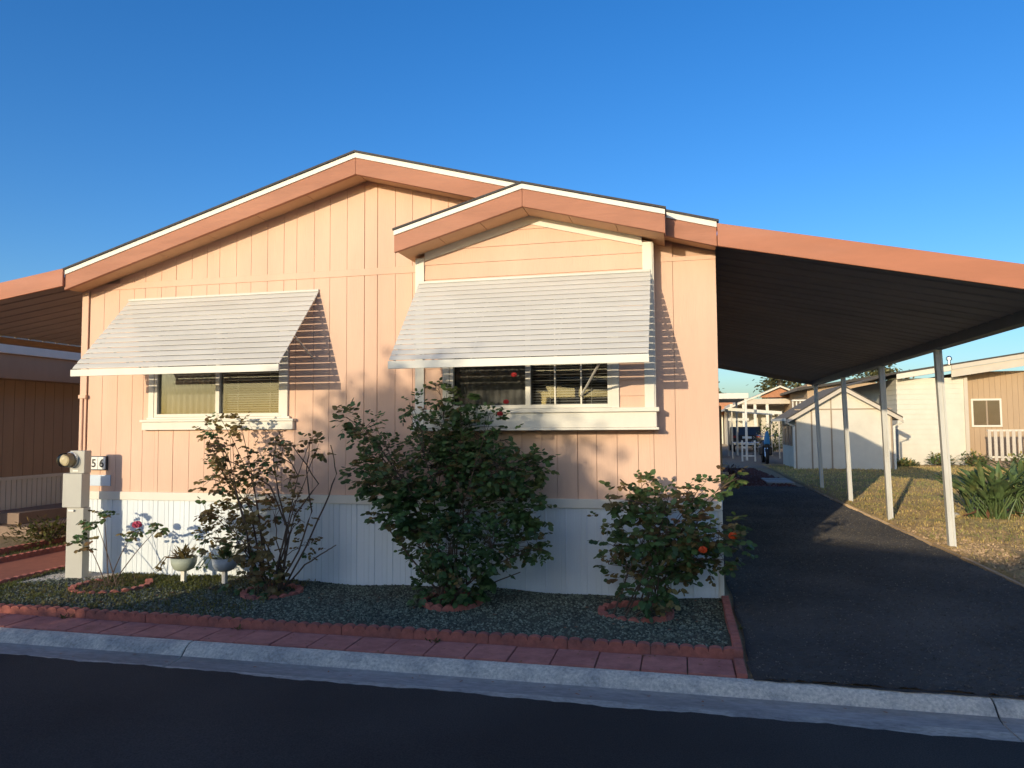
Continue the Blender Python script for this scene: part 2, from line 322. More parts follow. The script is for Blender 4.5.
struct(lr.build('red_rock_patch', M['lavarock']))
lrs = MB()
for i in range(2600):
    x = R_.uniform(.45,2.95); y = R_.uniform(13.4,21.5)
    if x > 3.05-.055*(y-13.3): continue
    lrs.blob((x,y,.012), R_.uniform(.02,.045))
stuff(lrs.build('lava_rocks', M['lavarock']), 'loose dark red rock behind the end of the driveway', 'rock')
bp_ = MB(); bp_.face([(.4,22.4,.003),(12,21,.003),(40,60,.003),(-6,60,.003)]); struct(bp_.build('back_lane', M['lane']))
st = MB(); st.box(2.3,3.02,14.2,16.0,-.05,.055); tag(st.build('stepping_slab', M['gutter'], bevel=.01), 'grey concrete slab at the far end of the driveway', 'slab')

bd = MB()
nx, ny = 150, 34
def bz(x,y):
    t = max(0,min(1,(y+1.63)/.3))
    return .012+.022*t+.012*math.sin(x*2.3+y*3)+.008*math.sin(x*6.1-y*5)
for i in range(nx):
    for j in range(ny):
        x0 = -7.05+7.40*i/nx; x1 = -7.05+7.40*(i+1)/nx; y0 = -1.64+1.66*j/ny; y1 = -1.64+1.66*(j+1)/ny
        bd.face([(x0,y0,bz(x0,y0)),(x1,y0,bz(x1,y0)),(x1,y1,bz(x1,y1)),(x0,y1,bz(x0,y1))])
struct(bd.build('garden_bed', M['bed'], smooth=True))
gr = MB()
for i in range(19000):
    x = R_.uniform(-7.0,.33); y = R_.uniform(-1.62,-.02); gr.blob((x,y,bz(x,y)+.002), R_.uniform(.007,.016), sz=.8)
stuff(gr.build('green_gravel', M['gravel_green']), 'dark green gravel spread over the front garden bed', 'gravel')
tf = MB()
for i in range(9500):
    x = -7.0 + 3.2*R_.random()**1.5; y = R_.uniform(-1.6,-.03)
    if R_.random() < .35: x = R_.uniform(-7,-4.8); y = R_.uniform(-.6,-.03)
    if -6.95 < x < -6.2 and y > -.75: continue
    a = R_.uniform(0,2*PI); h = R_.uniform(.02,.055)
    tf.leaf((x,y,bz(x,y)), (math.cos(a)*.8,math.sin(a)*.8,R_.uniform(.5,1.4)), (0,0,1), h, R_.uniform(.008,.014))
stuff(tf.build('bed_grass', M['grass']), 'short yellow green grass in the left part of the garden bed', 'grass')
lf = MB()
for i in range(70):
    x = R_.uniform(-6.9,.3); y = R_.uniform(-1.6,-.1); a = R_.uniform(0,6.28)
    lf.leaf((x,y,bz(x,y)+.018), (math.cos(a),math.sin(a),.1), (0,0,1), R_.uniform(.03,.06), .025, m=0)
stuff(lf.build('fallen_leaves', M['dead_leaf']), 'dry fallen leaves lying scattered over the garden bed', 'leaves')

# ---------------------------------------------------------------- pavers and scalloped edging
W = .3125
n = 0
px = .395
labels = []
for k in range(24):
    x1 = px - k*W - (.075 if True else 0); x0 = x1 - W
    b = MB(); j = R_.uniform(-.003,.003)
    b.box(x0+.004, x1-.004, -2.045+j, -1.705, -.03, .012+R_.uniform(-.003,.003))
    o = b.build('kerb_paver', M['paver'], bevel=.006)
    tag(o, f'square red concrete paver by the kerb, {ORD[k]} one from the driveway corner', 'paver', 'red pavers between kerb and edging')
b = MB(); b.box(.323,.395,-2.045,-1.705,-.03,.03); o = b.build('paver_end_strip', M['edging'], bevel=.012)
tag(o, 'narrow red end block closing the paver row beside the driveway', 'paver')

def scallop(n, pitch, h, th):
    """edging block along +X from 0, scalloped top"""
    prof = []
    for i in range(n):
        for q in range(9):
            a = PI*(1-q/8); prof.append((i*pitch+pitch/2+pitch/2*.97*math.cos(a), h-.032+.032*math.sin(a)**.7))
    mb = MB(); poly = [(0,-.03),(n*pitch-.004,-.03)] + prof[::-1]
    mb.prism(poly, 0, th); return mb
SEG = .61
for k in range(12):
    mb = scallop(6, .1015, .088+R_.uniform(-.004,.004), .062)
    o = mb.build('scalloped_edging', M['edging'], bevel=.006); o.location = (.395-(k+1)*SEG-.035, -1.70+R_.uniform(-.006,.006), 0)
    o.rotation_euler.z = R_.uniform(-.008,.008)
    tag(o, f'scalloped edging block along the pavers, {ORD[k]} one from the driveway corner', 'edging', 'red scalloped edging blocks in front of the bed')
for k in range(3):
    mb = scallop(6, .094, .085+R_.uniform(-.004,.004), .062)
    o = mb.build('scalloped_edging', M['edging'], bevel=.006); o.location = (.395-.002, -1.70+k*.566, 0); o.rotation_euler.z = PI/2+R_.uniform(-.006,.006)
    tag(o, f'scalloped edging block along the driveway, {ORD[k]} one from the kerb', 'edging', 'red scalloped edging blocks beside the driveway')

def ring(cx, cy, r, label, full=1.0, a0=0, h=.075):
    mb = MB(); n = max(8, int(2*PI*r/.1)); m = int(n*full)
    for i in range(m):
        a = a0+2*PI*i/n; b_ = a+2*PI/n*.96
        for q in range(6):
            t0 = a+(b_-a)*q/6; t1 = a+(b_-a)*(q+1)/6
            h0 = h-.03+.03*math.sin(PI*q/6)**.7; h1 = h-.03+.03*math.sin(PI*(q+1)/6)**.7
            pts = []
            for (t,hh) in ((t0,h0),(t1,h1)):
                pts.append([(cx+rr*math.cos(t), cy+rr*math.sin(t), z) for rr, z in ((r-.028,0),(r+.028,0),(r-.028,hh),(r+.028,hh))])
            A, B = pts
            mb.hexa([A[0],A[1],B[1],B[0],A[2],A[3],B[3],B[2]])
    o = mb.build('planter_ring', M['edging']); tag(o, label, 'edging', 'red scalloped rings around the roses'); return o
ring(-3.98,-.60,.27,'red scalloped ring around the leggy rose bush under the small window')
ring(-2.12,-.58,.27,'red scalloped ring around the big dense rose bush')
ring(-.42,-.66,.30,'red scalloped ring around the low rose bush near the driveway')
ring(-5.80,-.66,.36,'red scalloped ring with dry twigs beside the electric meter', .8, PI*.8, .07)
# ---------------------------------------------------------------- the mobile home
XL, XR, RX = -6.877, .352, -3.255
HB = 16.5
house = thing('mobile_home', ((XL+XR)/2, 0, 0), 'salmon pink mobile home with white skirting, red fascia and two louvred window awnings', 'house')
def zsof(x):       # underside of the rake at the wall plane
    return 4.327-.2886*(RX-x) if x < RX else 4.327-.274*(x-RX)
OPEN = [(-5.86,-4.24,1.74,2.95), (-2.56,-.30,1.66,3.05)]
wl = MB()
def piece(x0, x1, z0, z1, clip=False):
    if clip: wl.prism([(x0,z0),(x1,z0),(x1,zsof(x1)+.06),(x0,zsof(x0)+.06)] if not (x0 < RX < x1) else [(x0,z0),(x1,z0),(x1,zsof(x1)+.06),(RX,zsof(RX)+.06),(x0,zsof(x0)+.06)], 0, .018)
    else: wl.box(x0, x1, 0, .018, z0, z1)
edges = [XL+.10]; step = [.19,.205,.20,.155,.21]
i = 0
while edges[-1] < XR-.30: edges.append(edges[-1]+step[i % 5]+R_.uniform(-.006,.006)); i += 1
edges[-1] = XR
big = {5,11,17,18,24,30}
for k, (a, b) in enumerate(zip(edges, edges[1:])):
    gp = .009 if k in (6,18,19,30) else .0035
    a2 = a+gp/2; b2 = b-.0015
    cuts = sorted({a2, b2} | {q for o in OPEN for q in o[:2] if a2 < q < b2})
    for c, d in zip(cuts, cuts[1:]):
        zz = [(.945, 3.298)]
        for o in OPEN:
            if c >= o[0]-1e-6 and d <= o[1]+1e-6: zz = [(.945,o[2]),(o[3],3.298)]
        for z0, z1 in zz: piece(c, d, z0, z1)
    if zsof((a+b)/2) > 3.40: piece(a2, b2, 3.306, 4, True)
wo = wl.build('wall_siding', M['siding'], house, bevel=.002)
bk = MB()
def backing(x0,x1,z0,z1): bk.box(x0,x1,.0188,.06,z0,z1)
backing(XL,-5.86,.9,3.3); backing(-5.86,-4.24,.9,1.74); backing(-5.86,-4.24,2.95,3.3); backing(-4.24,-2.56,.9,3.3)
backing(-2.56,-.30,.9,1.66); backing(-2.56,-.30,3.05,3.3); backing(-.30,XR,.9,3.3)
bk.prism([(XL,3.3),(XR,3.3),(XR,zsof(XR)+.05),(RX,zsof(RX)+.05),(XL,zsof(XL)+.05)], .0188, .06)
bk.build('wall_backing', M['groove'], house)
ct = MB(); ct.box(XL, XL+.09, -.018, .0, .945, zsof(XL+.05)+.02); ct.build('corner_trim', M['siding'], house, bevel=.004)
for q in ((XL+.095, -2.64, -.008, 0, 3.298, 3.372), (-.215, XR, -.007, 0, 3.262, 3.306)):
    bt = MB(); bt.box(*q); bt.build('band_trim', M['siding'], house, bevel=.003)
sd = MB(); sd.box(XR-.10,XR-.0,.062,HB,.0,3.29); sd.box(XL,XL+.10,.062,HB,.0,3.24); sd.box(XL+.1,XR-.1,HB-.1,HB,.0,3.24)
sd.prism([(XL,3.25),(XR,3.25),(RX,4.25)], HB-.1, HB)
sd.build('side_wall', M['siding'], house)
fl = MB(); fl.box(XL+.11,XR-.11,.08,HB-.2,.55,.60); fl.build('floor_deck', M['darkroom'], house)
iw = MB(); iw.box(XL+.11,XR-.11,2.2,2.25,.6,3.2); iw.build('inner_wall', M['darkroom'], house)

# skirting: ribbed white panels under a flat rail
sk = MB(); x = XL; P = []
while x < XR-.001:
    for dx, y in ((0,0),(.004,.005),(.010,.005),(.014,0),(.050,0),(.056,-.006),(.066,-.006),(.072,0),(.150,0),(.153,.003),(.156,0)):
        if x+dx < XR: P.append((x+dx, y))
    x += .203
P.append((XR,0))
for a, b in zip(P, P[1:]): sk.face([(a[0],a[1],-.08),(b[0],b[1],-.08),(b[0],b[1],.865),(a[0],a[1],.865)])
sko = sk.build('skirting', M['skirt'], house)
rl = MB()
for a, b in ((XL,-4.95),(-4.946,-1.9),(-1.896,XR+.004)): rl.box(a, b, -.024, -.001, .862, .953)
rl.build('skirt_rail', M['white'], sko, bevel=.004)
ss = MB(); y = .06
while y < HB-.1:
    for X0, X1 in ((XR+.0005,XR+.008),(XL-.008,XL-.0005)): ss.box(X0, X1, y, y+.195, -.05, .86)
    y += .203
for X0, X1 in ((XR+.0005,XR+.014),(XL-.014,XL-.0005)): ss.box(X0, X1, .06, HB, .862, .953)
ss.build('side_skirting', M['skirt'], sko)
kc = MB(); kc.box(XR-.035,XR+.008,-.020,.05,-.05,.860); kc.build('skirt_corner', M['white'], sko, bevel=.003)

# roof, fascia, drip edge, soffit of the main gable
YF = -.30
rf = MB()
rf.rake(XL-.02, 4.529-.2886*(RX-XL+.02)+.022, RX, 4.551, .020, YF-.03, HB+.3)
rf.rake(RX, 4.551, XR+.02, 4.529-.274*(XR+.02-RX)+.022, .020, YF-.03, HB+.3)
rf.build('roof', M['shingle'], house)
def rake_pair(name, dripname, xl, zl, xm, zm, xr, zr, yf, hdrip, hf, parent, mirr=True):
    f = MB(); f.rake(xl, zl-hdrip, xm-.001, zm-hdrip, hf, yf, yf+.045); f.rake(xm+.001, zm-hdrip, xr, zr-hdrip, hf, yf, yf+.045)
    fo = f.build(name, M['fascia'], parent, bevel=.004)
    d = MB(); d.rake(xl, zl, xm, zm, hdrip-.001, yf-.012, yf+.05); d.rake(xm, zm, xr, zr, hdrip-.001, yf-.012, yf+.05)
    d.build(dripname, M['drip'], fo); return fo
fo = rake_pair('fascia_board', 'drip_edge', XL+.02, 4.529-.2886*(RX-XL-.02), RX, 4.529, XR, 4.529-.274*(XR-RX), YF, .052, .172, house)
sf = MB()
def soffit(mb, xa, xb, zf, y0, y1, n):
    for q in range(n):
        a = xa+(xb-xa)*q/n; b = xa+(xb-xa)*(q+1)/n-.006*(1 if xb > xa else -1)
        mb.rake(a, zf(a), b, zf(b), .018, y0, y1) if b > a else mb.rake(b, zf(b), a, zf(a), .018, y0, y1)
soffit(sf, XL+.0, RX, lambda x: zsof(x)+.020, YF+.047, -.001, 6); soffit(sf, RX, XR, lambda x: zsof(x)+.020, YF+.047, -.001, 6)
sf.build('soffit', M['soffit'], house)

# the projecting bay with its own false gable
BX0, BX1, BRX, BY = -2.613, -.244, -1.427, -.20
def zb(x): return 3.735-.28*(BRX-x) if x < BRX else 3.735-.261*(x-BRX)
bs = MB(); z = 1.80; WO = (-2.26,-.64,1.83,2.95)
while z < 3.75:
    z2 = z+.152
    segs = [(BX0,BX1)]
    if z2 > WO[2]+.01 and z < WO[3]-.01: segs = [(BX0,WO[0]),(WO[1],BX1)]
    for a, b in segs:
        ta, tb = min(z2, zb(a)), min(z2, zb(b))
        if z2 <= min(zb(BX0),zb(BX1)):
            bs.hexa([(a,BY-.010,z),(b,BY-.010,z),(b,BY+.02,z),(a,BY+.02,z),(a,BY-.001,z2-.001),(b,BY-.001,z2-.001),(b,BY+.02,z2-.001),(a,BY+.02,z2-.001)])
        else:
            xl = BRX-(3.735-z)/.28; xr = BRX+(3.735-z)/.261; xl2 = BRX-max(0,(3.735-z2))/.28; xr2 = BRX+max(0,(3.735-z2))/.261
            xl, xr, xl2, xr2 = max(a,xl), min(b,xr), max(a,xl2), min(b,xr2)
            if xr-xl > .02: bs.hexa([(xl,BY-.010,z),(xr,BY-.010,z),(xr,BY+.02,z),(xl,BY+.02,z),(xl2,BY-.001,min(z2,3.735)-.001),(xr2,BY-.001,min(z2,3.735)-.001),(xr2,BY+.02,min(z2,3.735)-.001),(xl2,BY+.02,min(z2,3.735)-.001)])
    z = z2
bs.build('bay_siding', M['siding'], house, bevel=.002)
bb = MB(); bb.box(BX0+.001,WO[0],BY+.0205,BY+.03,1.8,3.40); bb.box(WO[1],BX1-.001,BY+.0205,BY+.03,1.8,3.40); bb.box(WO[0],WO[1],BY+.0205,BY+.03,1.8,1.83); bb.box(WO[0],WO[1],BY+.0205,BY+.03,2.95,3.40)
bb.prism([(BX0,3.4),(BX1,3.4),(BX1,zb(BX1)),(BRX,zb(BRX)),(BX0,zb(BX0))], BY+.0205, BY+.03)
bb.box(BX0,BX0+.02,BY+.0305,-.001,1.66,3.39); bb.box(BX1-.02,BX1,BY+.0305,-.001,1.66,3.38); bb.build('bay_side', M['siding'], house)
for sx in (0, 1):
    btm = MB()
    if sx == 0: btm.box(BX0-.004, BX0+.085, BY-.024, BY-.0105, 1.835, zb(BX0)-.01); btm.box(BX0-.016, BX0-.0005, BY-.0105, -.002, 1.64, zb(BX0)-.01)
    else: btm.box(BX1-.088, BX1+.004, BY-.024, BY-.0105, 1.835, zb(BX1)-.01); btm.box(BX1+.0005, BX1+.016, BY-.0105, -.002, 1.64, zb(BX1)-.01)
    btm.build('bay_corner_trim', M['white'], house, bevel=.003)
fz = MB(); fz.rake(BX0+.09, zb(BX0+.09)+.02, BRX, zb(BRX)+.02, .085, BY-.020, BY-.0105); fz.rake(BRX, zb(BRX)+.02, BX1-.09, zb(BX1-.09)+.02, .085, BY-.020, BY-.0105)
fz.build('bay_frieze', M['white'], house)
YB = -.55
bfo = rake_pair('bay_fascia', 'bay_drip_edge', -2.721, 3.601, BRX, 3.964, -.107, 3.619, YB, .046, .168, house)
brf = MB(); brf.rake(-2.731, 3.598+.024, BRX, 3.964+.022, .018, YB-.025, -.002); brf.rake(BRX, 3.986, -.097, 3.617+.024, .018, YB-.025, YF+.3)
brf.build('bay_roof', M['shingle'], house)
bsf = MB(); soffit(bsf, -2.70, BRX, lambda x: 3.754-.28*(BRX-x)+.018, YB+.047, -.002, 3); soffit(bsf, BRX, -.115, lambda x: 3.754-.261*(x-BRX)+.018, YB+.047, -.002, 3)
bsf.build('bay_soffit', M['soffit'], house)
rt = MB(); rt.box(-.111,-.106,YB+.046,YF-.013,3.40,3.612); rt.build('bay_fascia_return', M['fascia'], bfo)

# windows
def window(x0, x1, z0, z1, yw, mull, name_label, muntins=(), sill=None):
    f = MB(); t = .035
    f.box(x0-.07,x0,yw-.03,yw,z0-.03,z1+.07); f.box(x1,x1+.07,yw-.03,yw,z0-.03,z1+.07); f.box(x0,x1,yw-.03,yw,z1,z1+.07)
    fo = f.build('window', M['white'], house, bevel=.003); fo['label'] = name_label
    s = MB(); s.box(x0,x0+.04,yw-.022,yw+.04,z0,z1); s.box(x1-.04,x1,yw-.022,yw+.04,z0,z1); s.box(x0+.04,x1-.04,yw-.022,yw+.04,z0,z0+.035); s.box(x0+.04,x1-.04,yw-.022,yw+.04,z1-.035,z1)
    s.box(mull-.025,mull+.025,yw-.024,yw+.035,z0+.035,z1-.035)
    for m in muntins: s.box(m-.008,m+.008,yw-.006,yw+.006,z0+.035,z1-.035)
    s.build('sash', M['white'], fo, bevel=.002)
    for a, b in ((x0+.04,mull-.025),(mull+.025,x1-.04)):
        p = MB(); p.box(a,b,yw+.012,yw+.016,z0+.035,z1-.035); p.build('pane', M['pane'], fo)
    c = MB(); n = 60; a, b = x0+.03, mull+.03
    for i in range(n):
        u0 = a+(b-a)*i/n; u1 = a+(b-a)*(i+1)/n
        c.face([(u0,yw+.105+.012*math.sin(i*1.1),z0-.02),(u1,yw+.105+.012*math.sin((i+1)*1.1),z0-.02),(u1,yw+.105+.012*math.sin((i+1)*1.1),z1+.02),(u0,yw+.105+.012*math.sin(i*1.1),z1+.02)])
    c.build('curtain', M['curtain'], fo)
    bl = MB(); z = z0+.02
    while z < z1: bl.hexa([(mull+.01,yw+.075,z-.010),(x1-.03,yw+.075,z-.010),(x1-.03,yw+.098,z+.004),(mull+.01,yw+.098,z+.004),(mull+.01,yw+.075,z-.0085),(x1-.03,yw+.075,z-.0085),(x1-.03,yw+.098,z+.0055),(mull+.01,yw+.098,z+.0055)]); z += .026
    for q in (.25,.75): xx = mull+(x1-mull)*q; bl.box(xx-.004,xx+.004,yw+.070,yw+.0735,z0,z1)
    bl.build('blind', M['blind'], fo)
    return fo
w1 = window(-5.86,-4.24,1.80,2.95,0,-5.04,'small slider window under the left awning')
s1 = MB(); s1.box(-5.99,-4.09,-.055,-.001,1.655,1.745); s1.box(-6.005,-4.075,-.075,-.001,1.746,1.772); s1.box(-5.94,-4.14,-.04,-.001,1.773,1.798); s1.build('window_sill', M['white'], w1, bevel=.004)
w2 = window(-2.26,-.64,1.845,2.95,BY,-1.455,'large bay window under the right awning', (-1.19,-.935))
s2 = MB(); s2.box(BX0-.03,BX1+.02,BY-.045,-.001,1.655,1.80); s2.box(BX0-.05,BX1+.045,BY-.075,-.001,1.801,1.842); s2.box(BX0-.045,BX1+.04,BY-.058,-.001,1.63,1.654); s2.build('bay_sill', M['white'], w2, bevel=.004)

# louvred awnings
def awning(x0, x1, ytop, ztop, yb, zb_, n, label, arms):
    dy = (yb-ytop)/n; dz = (zb_-ztop)/n
    a = MB()
    for i in range(n):
        y0 = ytop+dy*i; z0 = ztop+dz*i
        P = [(y0, z0), (y0+dy*.36, z0+dz*.30), (y0+dy*.74, z0+dz*.72), (y0+dy*.80, z0+dz*.85)]
        Q = [(y+.0025, z-.0035) for y, z in P]
        a.prismx(P[::1]+Q[::-1], x0, x1)
    ao = a.build('awning', M['awning'], house); ao['label'] = label
    f = MB(); f.box(x0-.004,x1+.004,yb-.012,yb+.012,zb_-.075,zb_-.004); f.build('front_bar', M['bar'], ao, bevel=.003)
    h = MB(); h.box(x0,x1,ytop-.012,ytop+.02,ztop-.0,ztop+.025); h.build('top_rail', M['awning'], ao, bevel=.003)
    for x in (x0+.04, x0+(x1-x0)*.33, x0+(x1-x0)*.66, x1-.04):
        r = MB(); off = .032
        r.hexa([(x-.008,ytop+.012,ztop-off-.03),(x+.008,ytop+.012,ztop-off-.03),(x+.008,yb+.02,zb_-off),(x-.008,yb+.02,zb_-off),(x-.008,ytop+.012,ztop-off),(x+.008,ytop+.012,ztop-off),(x+.008,yb+.02,zb_-off+.018),(x-.008,yb+.02,zb_-off+.018)])
        r.build('rafter', M['awning'], ao)
    for A, B in arms:
        r = MB(); r.tube([A,B], .011, 8); r.build('brace_arm', M['awning'], ao)
awning(-6.235,-3.815,-.012,3.150,-.80,2.300,14,'left louvred awning over the small window',[((-3.87,-.018,2.42),(-3.87,-.42,2.62)),((-6.2,-.018,2.42),(-6.2,-.42,2.62))])
awning(-2.585,-.256,BY-.012-.014,3.125,-1.0,2.275,16,'right louvred awning over the bay window',[((-.93,BY-.03,1.96),(-.66,-1.0,2.22)),((-2.50,BY-.03,2.30),(-2.50,-.70,2.55))])
cb = MB(); cb.tube([(XL+.05,-.03,.95),(XL+.05,-.03,2.05)], .011, 8); cb.box(XL+.01,XL+.11,-.05,-.02,2.03,2.07); cb.build('conduit', M['siding'], house)

# ---------------------------------------------------------------- carport on the right
CE = 13.0
cp = thing('carport', (1.9,6.5,0), 'long carport with red front fascia and row of white posts over the driveway', 'carport')
def zc(x): return 3.521-.2126*(x-.365)
f = MB(); f.rake(.356, zc(.356), 3.46, zc(3.46), .214, -.335, -.305); f.build('carport_fascia', M['metal_fascia'], cp, bevel=.006)
def pans(x0, x1, zf, y0, y1, name, parent, per=.305):
    p = MB(); y = y0; P = []
    while y < y1:
        P += [(y,0),(y+per-.045,0),(y+per-.036,-.013),(y+per-.012,-.013)]; y += per
    P = [q for q in P if q[0] < y1]+[(y1,0)]
    for a, b in zip(P, P[1:]): p.face([(x0,a[0],zf(x0)+a[1]),(x0,b[0],zf(x0)+b[1]),(x1,b[0],zf(x1)+b[1]),(x1,a[0],zf(x1)+a[1])])
    return p.build(name, M['pan'], parent, solid=.003)
pans(XR+.003, 3.40, lambda x: zc(x)-.10, -.30, CE, 'roof_panel', cp)
gb = MB(); gb.prism([(3.33,2.665),(3.44,2.655),(3.47,2.70),(3.47,2.81),(3.33,2.80)], -.30, CE); gb.build('gutter', M['beam'], cp, bevel=.004)
rb = MB(); rb.rake(XR+.003, zc(XR)-.05, 3.46, zc(3.46)-.05, .16, CE+.001, CE+.03); rb.build('rear_fascia', M['pan'], cp)
for y, xb, zt in ((3.64,3.465,2.665),(6.47,3.44,2.66),(9.52,3.455,2.66),(12.80,3.47,2.66)):
    p = MB(); w = .042; xt = 3.385
    ribs = [(-w,-w),(-w*.35,-w),(-w*.3,-w+.008),(w*.3,-w+.008),(w*.35,-w),(w,-w),(w,w),(-w,w)]
    n = len(ribs); b0 = len(p.v)
    p.v += [(xb+a,y+b,0) for a,b in ribs]+[(xt+a,y+b,zt) for a,b in ribs]
    for i in range(n): j=(i+1)%n; p.f.append((i,j,n+j,n+i)); p.mi.append(0)
    p.f.append(tuple(range(n,2*n))); p.mi.append(0)
    po = p.build('post', M['post'], cp)
    q = MB(); q.box(xb-.055,xb+.055,y-.055,y+.055,-.01,.02); q.build('post_foot', M['post'], po)

# patio cover on the left
pc = thing('patio_cover', (-8.5,4,0), 'patio cover with red front fascia joined to the left side of the pink home', 'patio cover')
def zp(x): return 3.508-.138*(-6.86-x)
f = MB(); f.rake(-9.62, zp(-9.62), -6.85, zp(-6.85), .205, -.335, -.305); f.build('cover_fascia', M['metal_fascia'], pc, bevel=.006)
pans(-9.6, XL-.003, lambda x: zp(x)-.09, -.30, 9.0, 'roof_panel', pc, .24)
for y in (-.15,):
    pass
for y in (.1, 6.2):
    p = MB(); p.box(-9.58,-9.50,y-.04,y+.04,0,zp(-9.54)-.12); p.build('post', M['post'], pc, bevel=.005)
bm = MB(); bm.box(-9.60,-9.50,-.30,9.0,zp(-9.54)-.22,zp(-9.54)-.135); bm.build('edge_beam', M['brown'], pc)

# ---------------------------------------------------------------- meter, sign, planters
mt = thing('electric_meter', (-6.520,-.41,0), 'grey electric meter pedestal with round glass meter at the left corner of the pink home', 'electric meter')
b = MB(); b.box(-6.62,-6.40,-.42,-.32,.04,.81); b.build('lower_cabinet', M['grey_box'], mt, bevel=.006)
b = MB(); b.box(-6.665,-6.415,-.44,-.32,.812,1.185); b.build('middle_cabinet', M['grey_box'], mt, bevel=.006)
b = MB(); b.box(-6.605,-6.415,-.41,-.31,1.187,1.434); b.build('upper_cabinet', M['grey_box'], mt, bevel=.006)
b = MB(); b.box(-6.560,-6.490,-.414,-.4105,1.205,1.222); b.build('warning_label', M['sign'], mt)
b = MB(); b.box(-6.580,-6.510,-.4445,-.4405,.77,.79); b.build('warning_label', M['sign'], mt)
def disc(mb, cx, cz, r, y0, y1, n=24):
    mb.prism([(cx+r*math.cos(2*PI*i/n), cz+r*math.sin(2*PI*i/n)) for i in range(n)], y0, y1)
b = MB(); disc(b, -6.575, 1.335, .088, -.44, -.4105); mo = b.build('meter_collar', M['chrome'], mt, bevel=.004)
b = MB(); disc(b, -6.575, 1.335, .062, -.515, -.4405); disc(b, -6.575, 1.335, .052, -.52, -.5155); b.build('meter_dial', M['meter'], mo)
b = MB(); pr = [(.078,-.441),(.078,-.515),(.072,-.545),(.055,-.565),(.02,-.574)]
for (r0,y0),(r1,y1) in zip(pr,pr[1:]):
    for i in range(24):
        a0=2*PI*i/24; a1=2*PI*(i+1)/24
        b.face([(-6.575+r0*math.cos(a0),y0,1.335+r0*math.sin(a0)),(-6.575+r0*math.cos(a1),y0,1.335+r0*math.sin(a1)),(-6.575+r1*math.cos(a1),y1,1.335+r1*math.sin(a1)),(-6.575+r1*math.cos(a0),y1,1.335+r1*math.sin(a0))])
b.build('meter_glass', M['dome'], mo, smooth=True)
b = MB(); b.prism([(-6.95,-.02),(-6.16,-.02),(-6.18,.045),(-6.93,.045)], -.74, -.10); tag(b.build('concrete_pad', M['concrete'], bevel=.01), 'low concrete pad under the electric meter', 'concrete pad')

sg = thing('number_sign', (-6.59,0,1.28), 'small white house number sign reading 56 on the pink wall beside the electric meter', 'sign')
b = MB(); b.box(-6.70,-6.475,-.030,-.001,1.197,1.359); b.build('sign_frame', M['dark'], sg, bevel=.004)
for (x0,x1) in ((-6.692,-6.590),(-6.586,-6.484)):
    b = MB(); b.box(x0,x1,-.034,-.0305,1.206,1.350); b.build('number_tile', M['sign'], sg, bevel=.002)
def text(s, x, y, z, size, m, name, parent):
    cu = bpy.data.curves.new(name, 'FONT'); cu.body = s; cu.size = size; cu.align_x = 'CENTER'; cu.extrude = .0012; cu.offset = .0022
    t = bpy.data.objects.new('t', cu); COL.objects.link(t)
    dg = bpy.context.evaluated_depsgraph_get(); me = bpy.data.meshes.new_from_object(t.evaluated_get(dg)); bpy.data.objects.remove(t)
    me.transform(Matrix.Translation((x,y,z)) @ Matrix.Rotation(PI/2,4,'X')); me.materials.clear(); me.materials.append(m)
    o = bpy.data.objects.new(name, me); COL.objects.link(o)
    o.parent = parent; o.matrix_parent_inverse = Matrix.Translation(-world_loc(parent)); return o
text('5', -6.641, -.0354, 1.233, .130, M['black'], 'digit', sg); text('6', -6.535, -.0354, 1.233, .130, M['black'], 'digit', sg)
b = MB(); b.box(-6.71,-6.43,-.012,-.001,1.015,1.140); tag(b.build('wall_placard', M['placard'], bevel=.002), 'blank pale blue placard on the wall below the house number', 'placard')

def planter(x, y, zt, bm_, label, seed, leafmat):
    r = random.Random(seed)
    t = thing('planter', (x,y,0), label, 'planter', 'bowls on white stakes by the skirting')
    b = MB(); b.box(x-.022,x+.022,y-.022,y+.022,-.03,zt+.01); b.build('stake', M['white'], t, bevel=.003)
    b = MB(); b.lathe(x, y, [(.06,zt),(.10,zt+.02),(.125,zt+.07),(.135,zt+.14),(.118,zt+.135),(.105,zt+.10)], 24); b.build('bowl', bm_, t, smooth=True)
    b = MB()
    for i in range(90):
        a = r.uniform(0,6.28); e = r.uniform(.2,1.3); d = (math.cos(a)*math.cos(e), math.sin(a)*math.cos(e), math.sin(e))
        rr = r.uniform(0,.09); h = r.uniform(0,.1)
        b.leaf((x+rr*math.cos(a),y+rr*math.sin(a),zt+.11+h), d, (0,0,1), r.uniform(.05,.10), r.uniform(.022,.035))
    for i in range(5):
        a = r.uniform(2,4.5); L = r.uniform(.15,.27); q = [(x+.08*math.cos(a),y+.08*math.sin(a),zt+.14),(x+(.08+L*.6)*math.cos(a),y+.16*math.sin(a),zt+.15),(x+(.08+L)*math.cos(a),y+.2*math.sin(a),zt+.08-.05*r.random())]
        b.tube(q,.004,5)
        for k in range(5): b.leaf(q[2], (r.uniform(-1,1),r.uniform(-1,1),r.uniform(-1,.6)), (0,0,1), .05, .025)
    b.build('foliage', leafmat, t)
planter(-5.17,-.36,.17, M['bowl'], 'pale green bowl planter on a stake between the meter and the leggy rose', 3, M['leaf_dry'])
planter(-4.72,-.30,.17, M['bluebowl'], 'pale blue bowl planter on a stake half hidden behind the leggy rose', 5, M['leaf'])
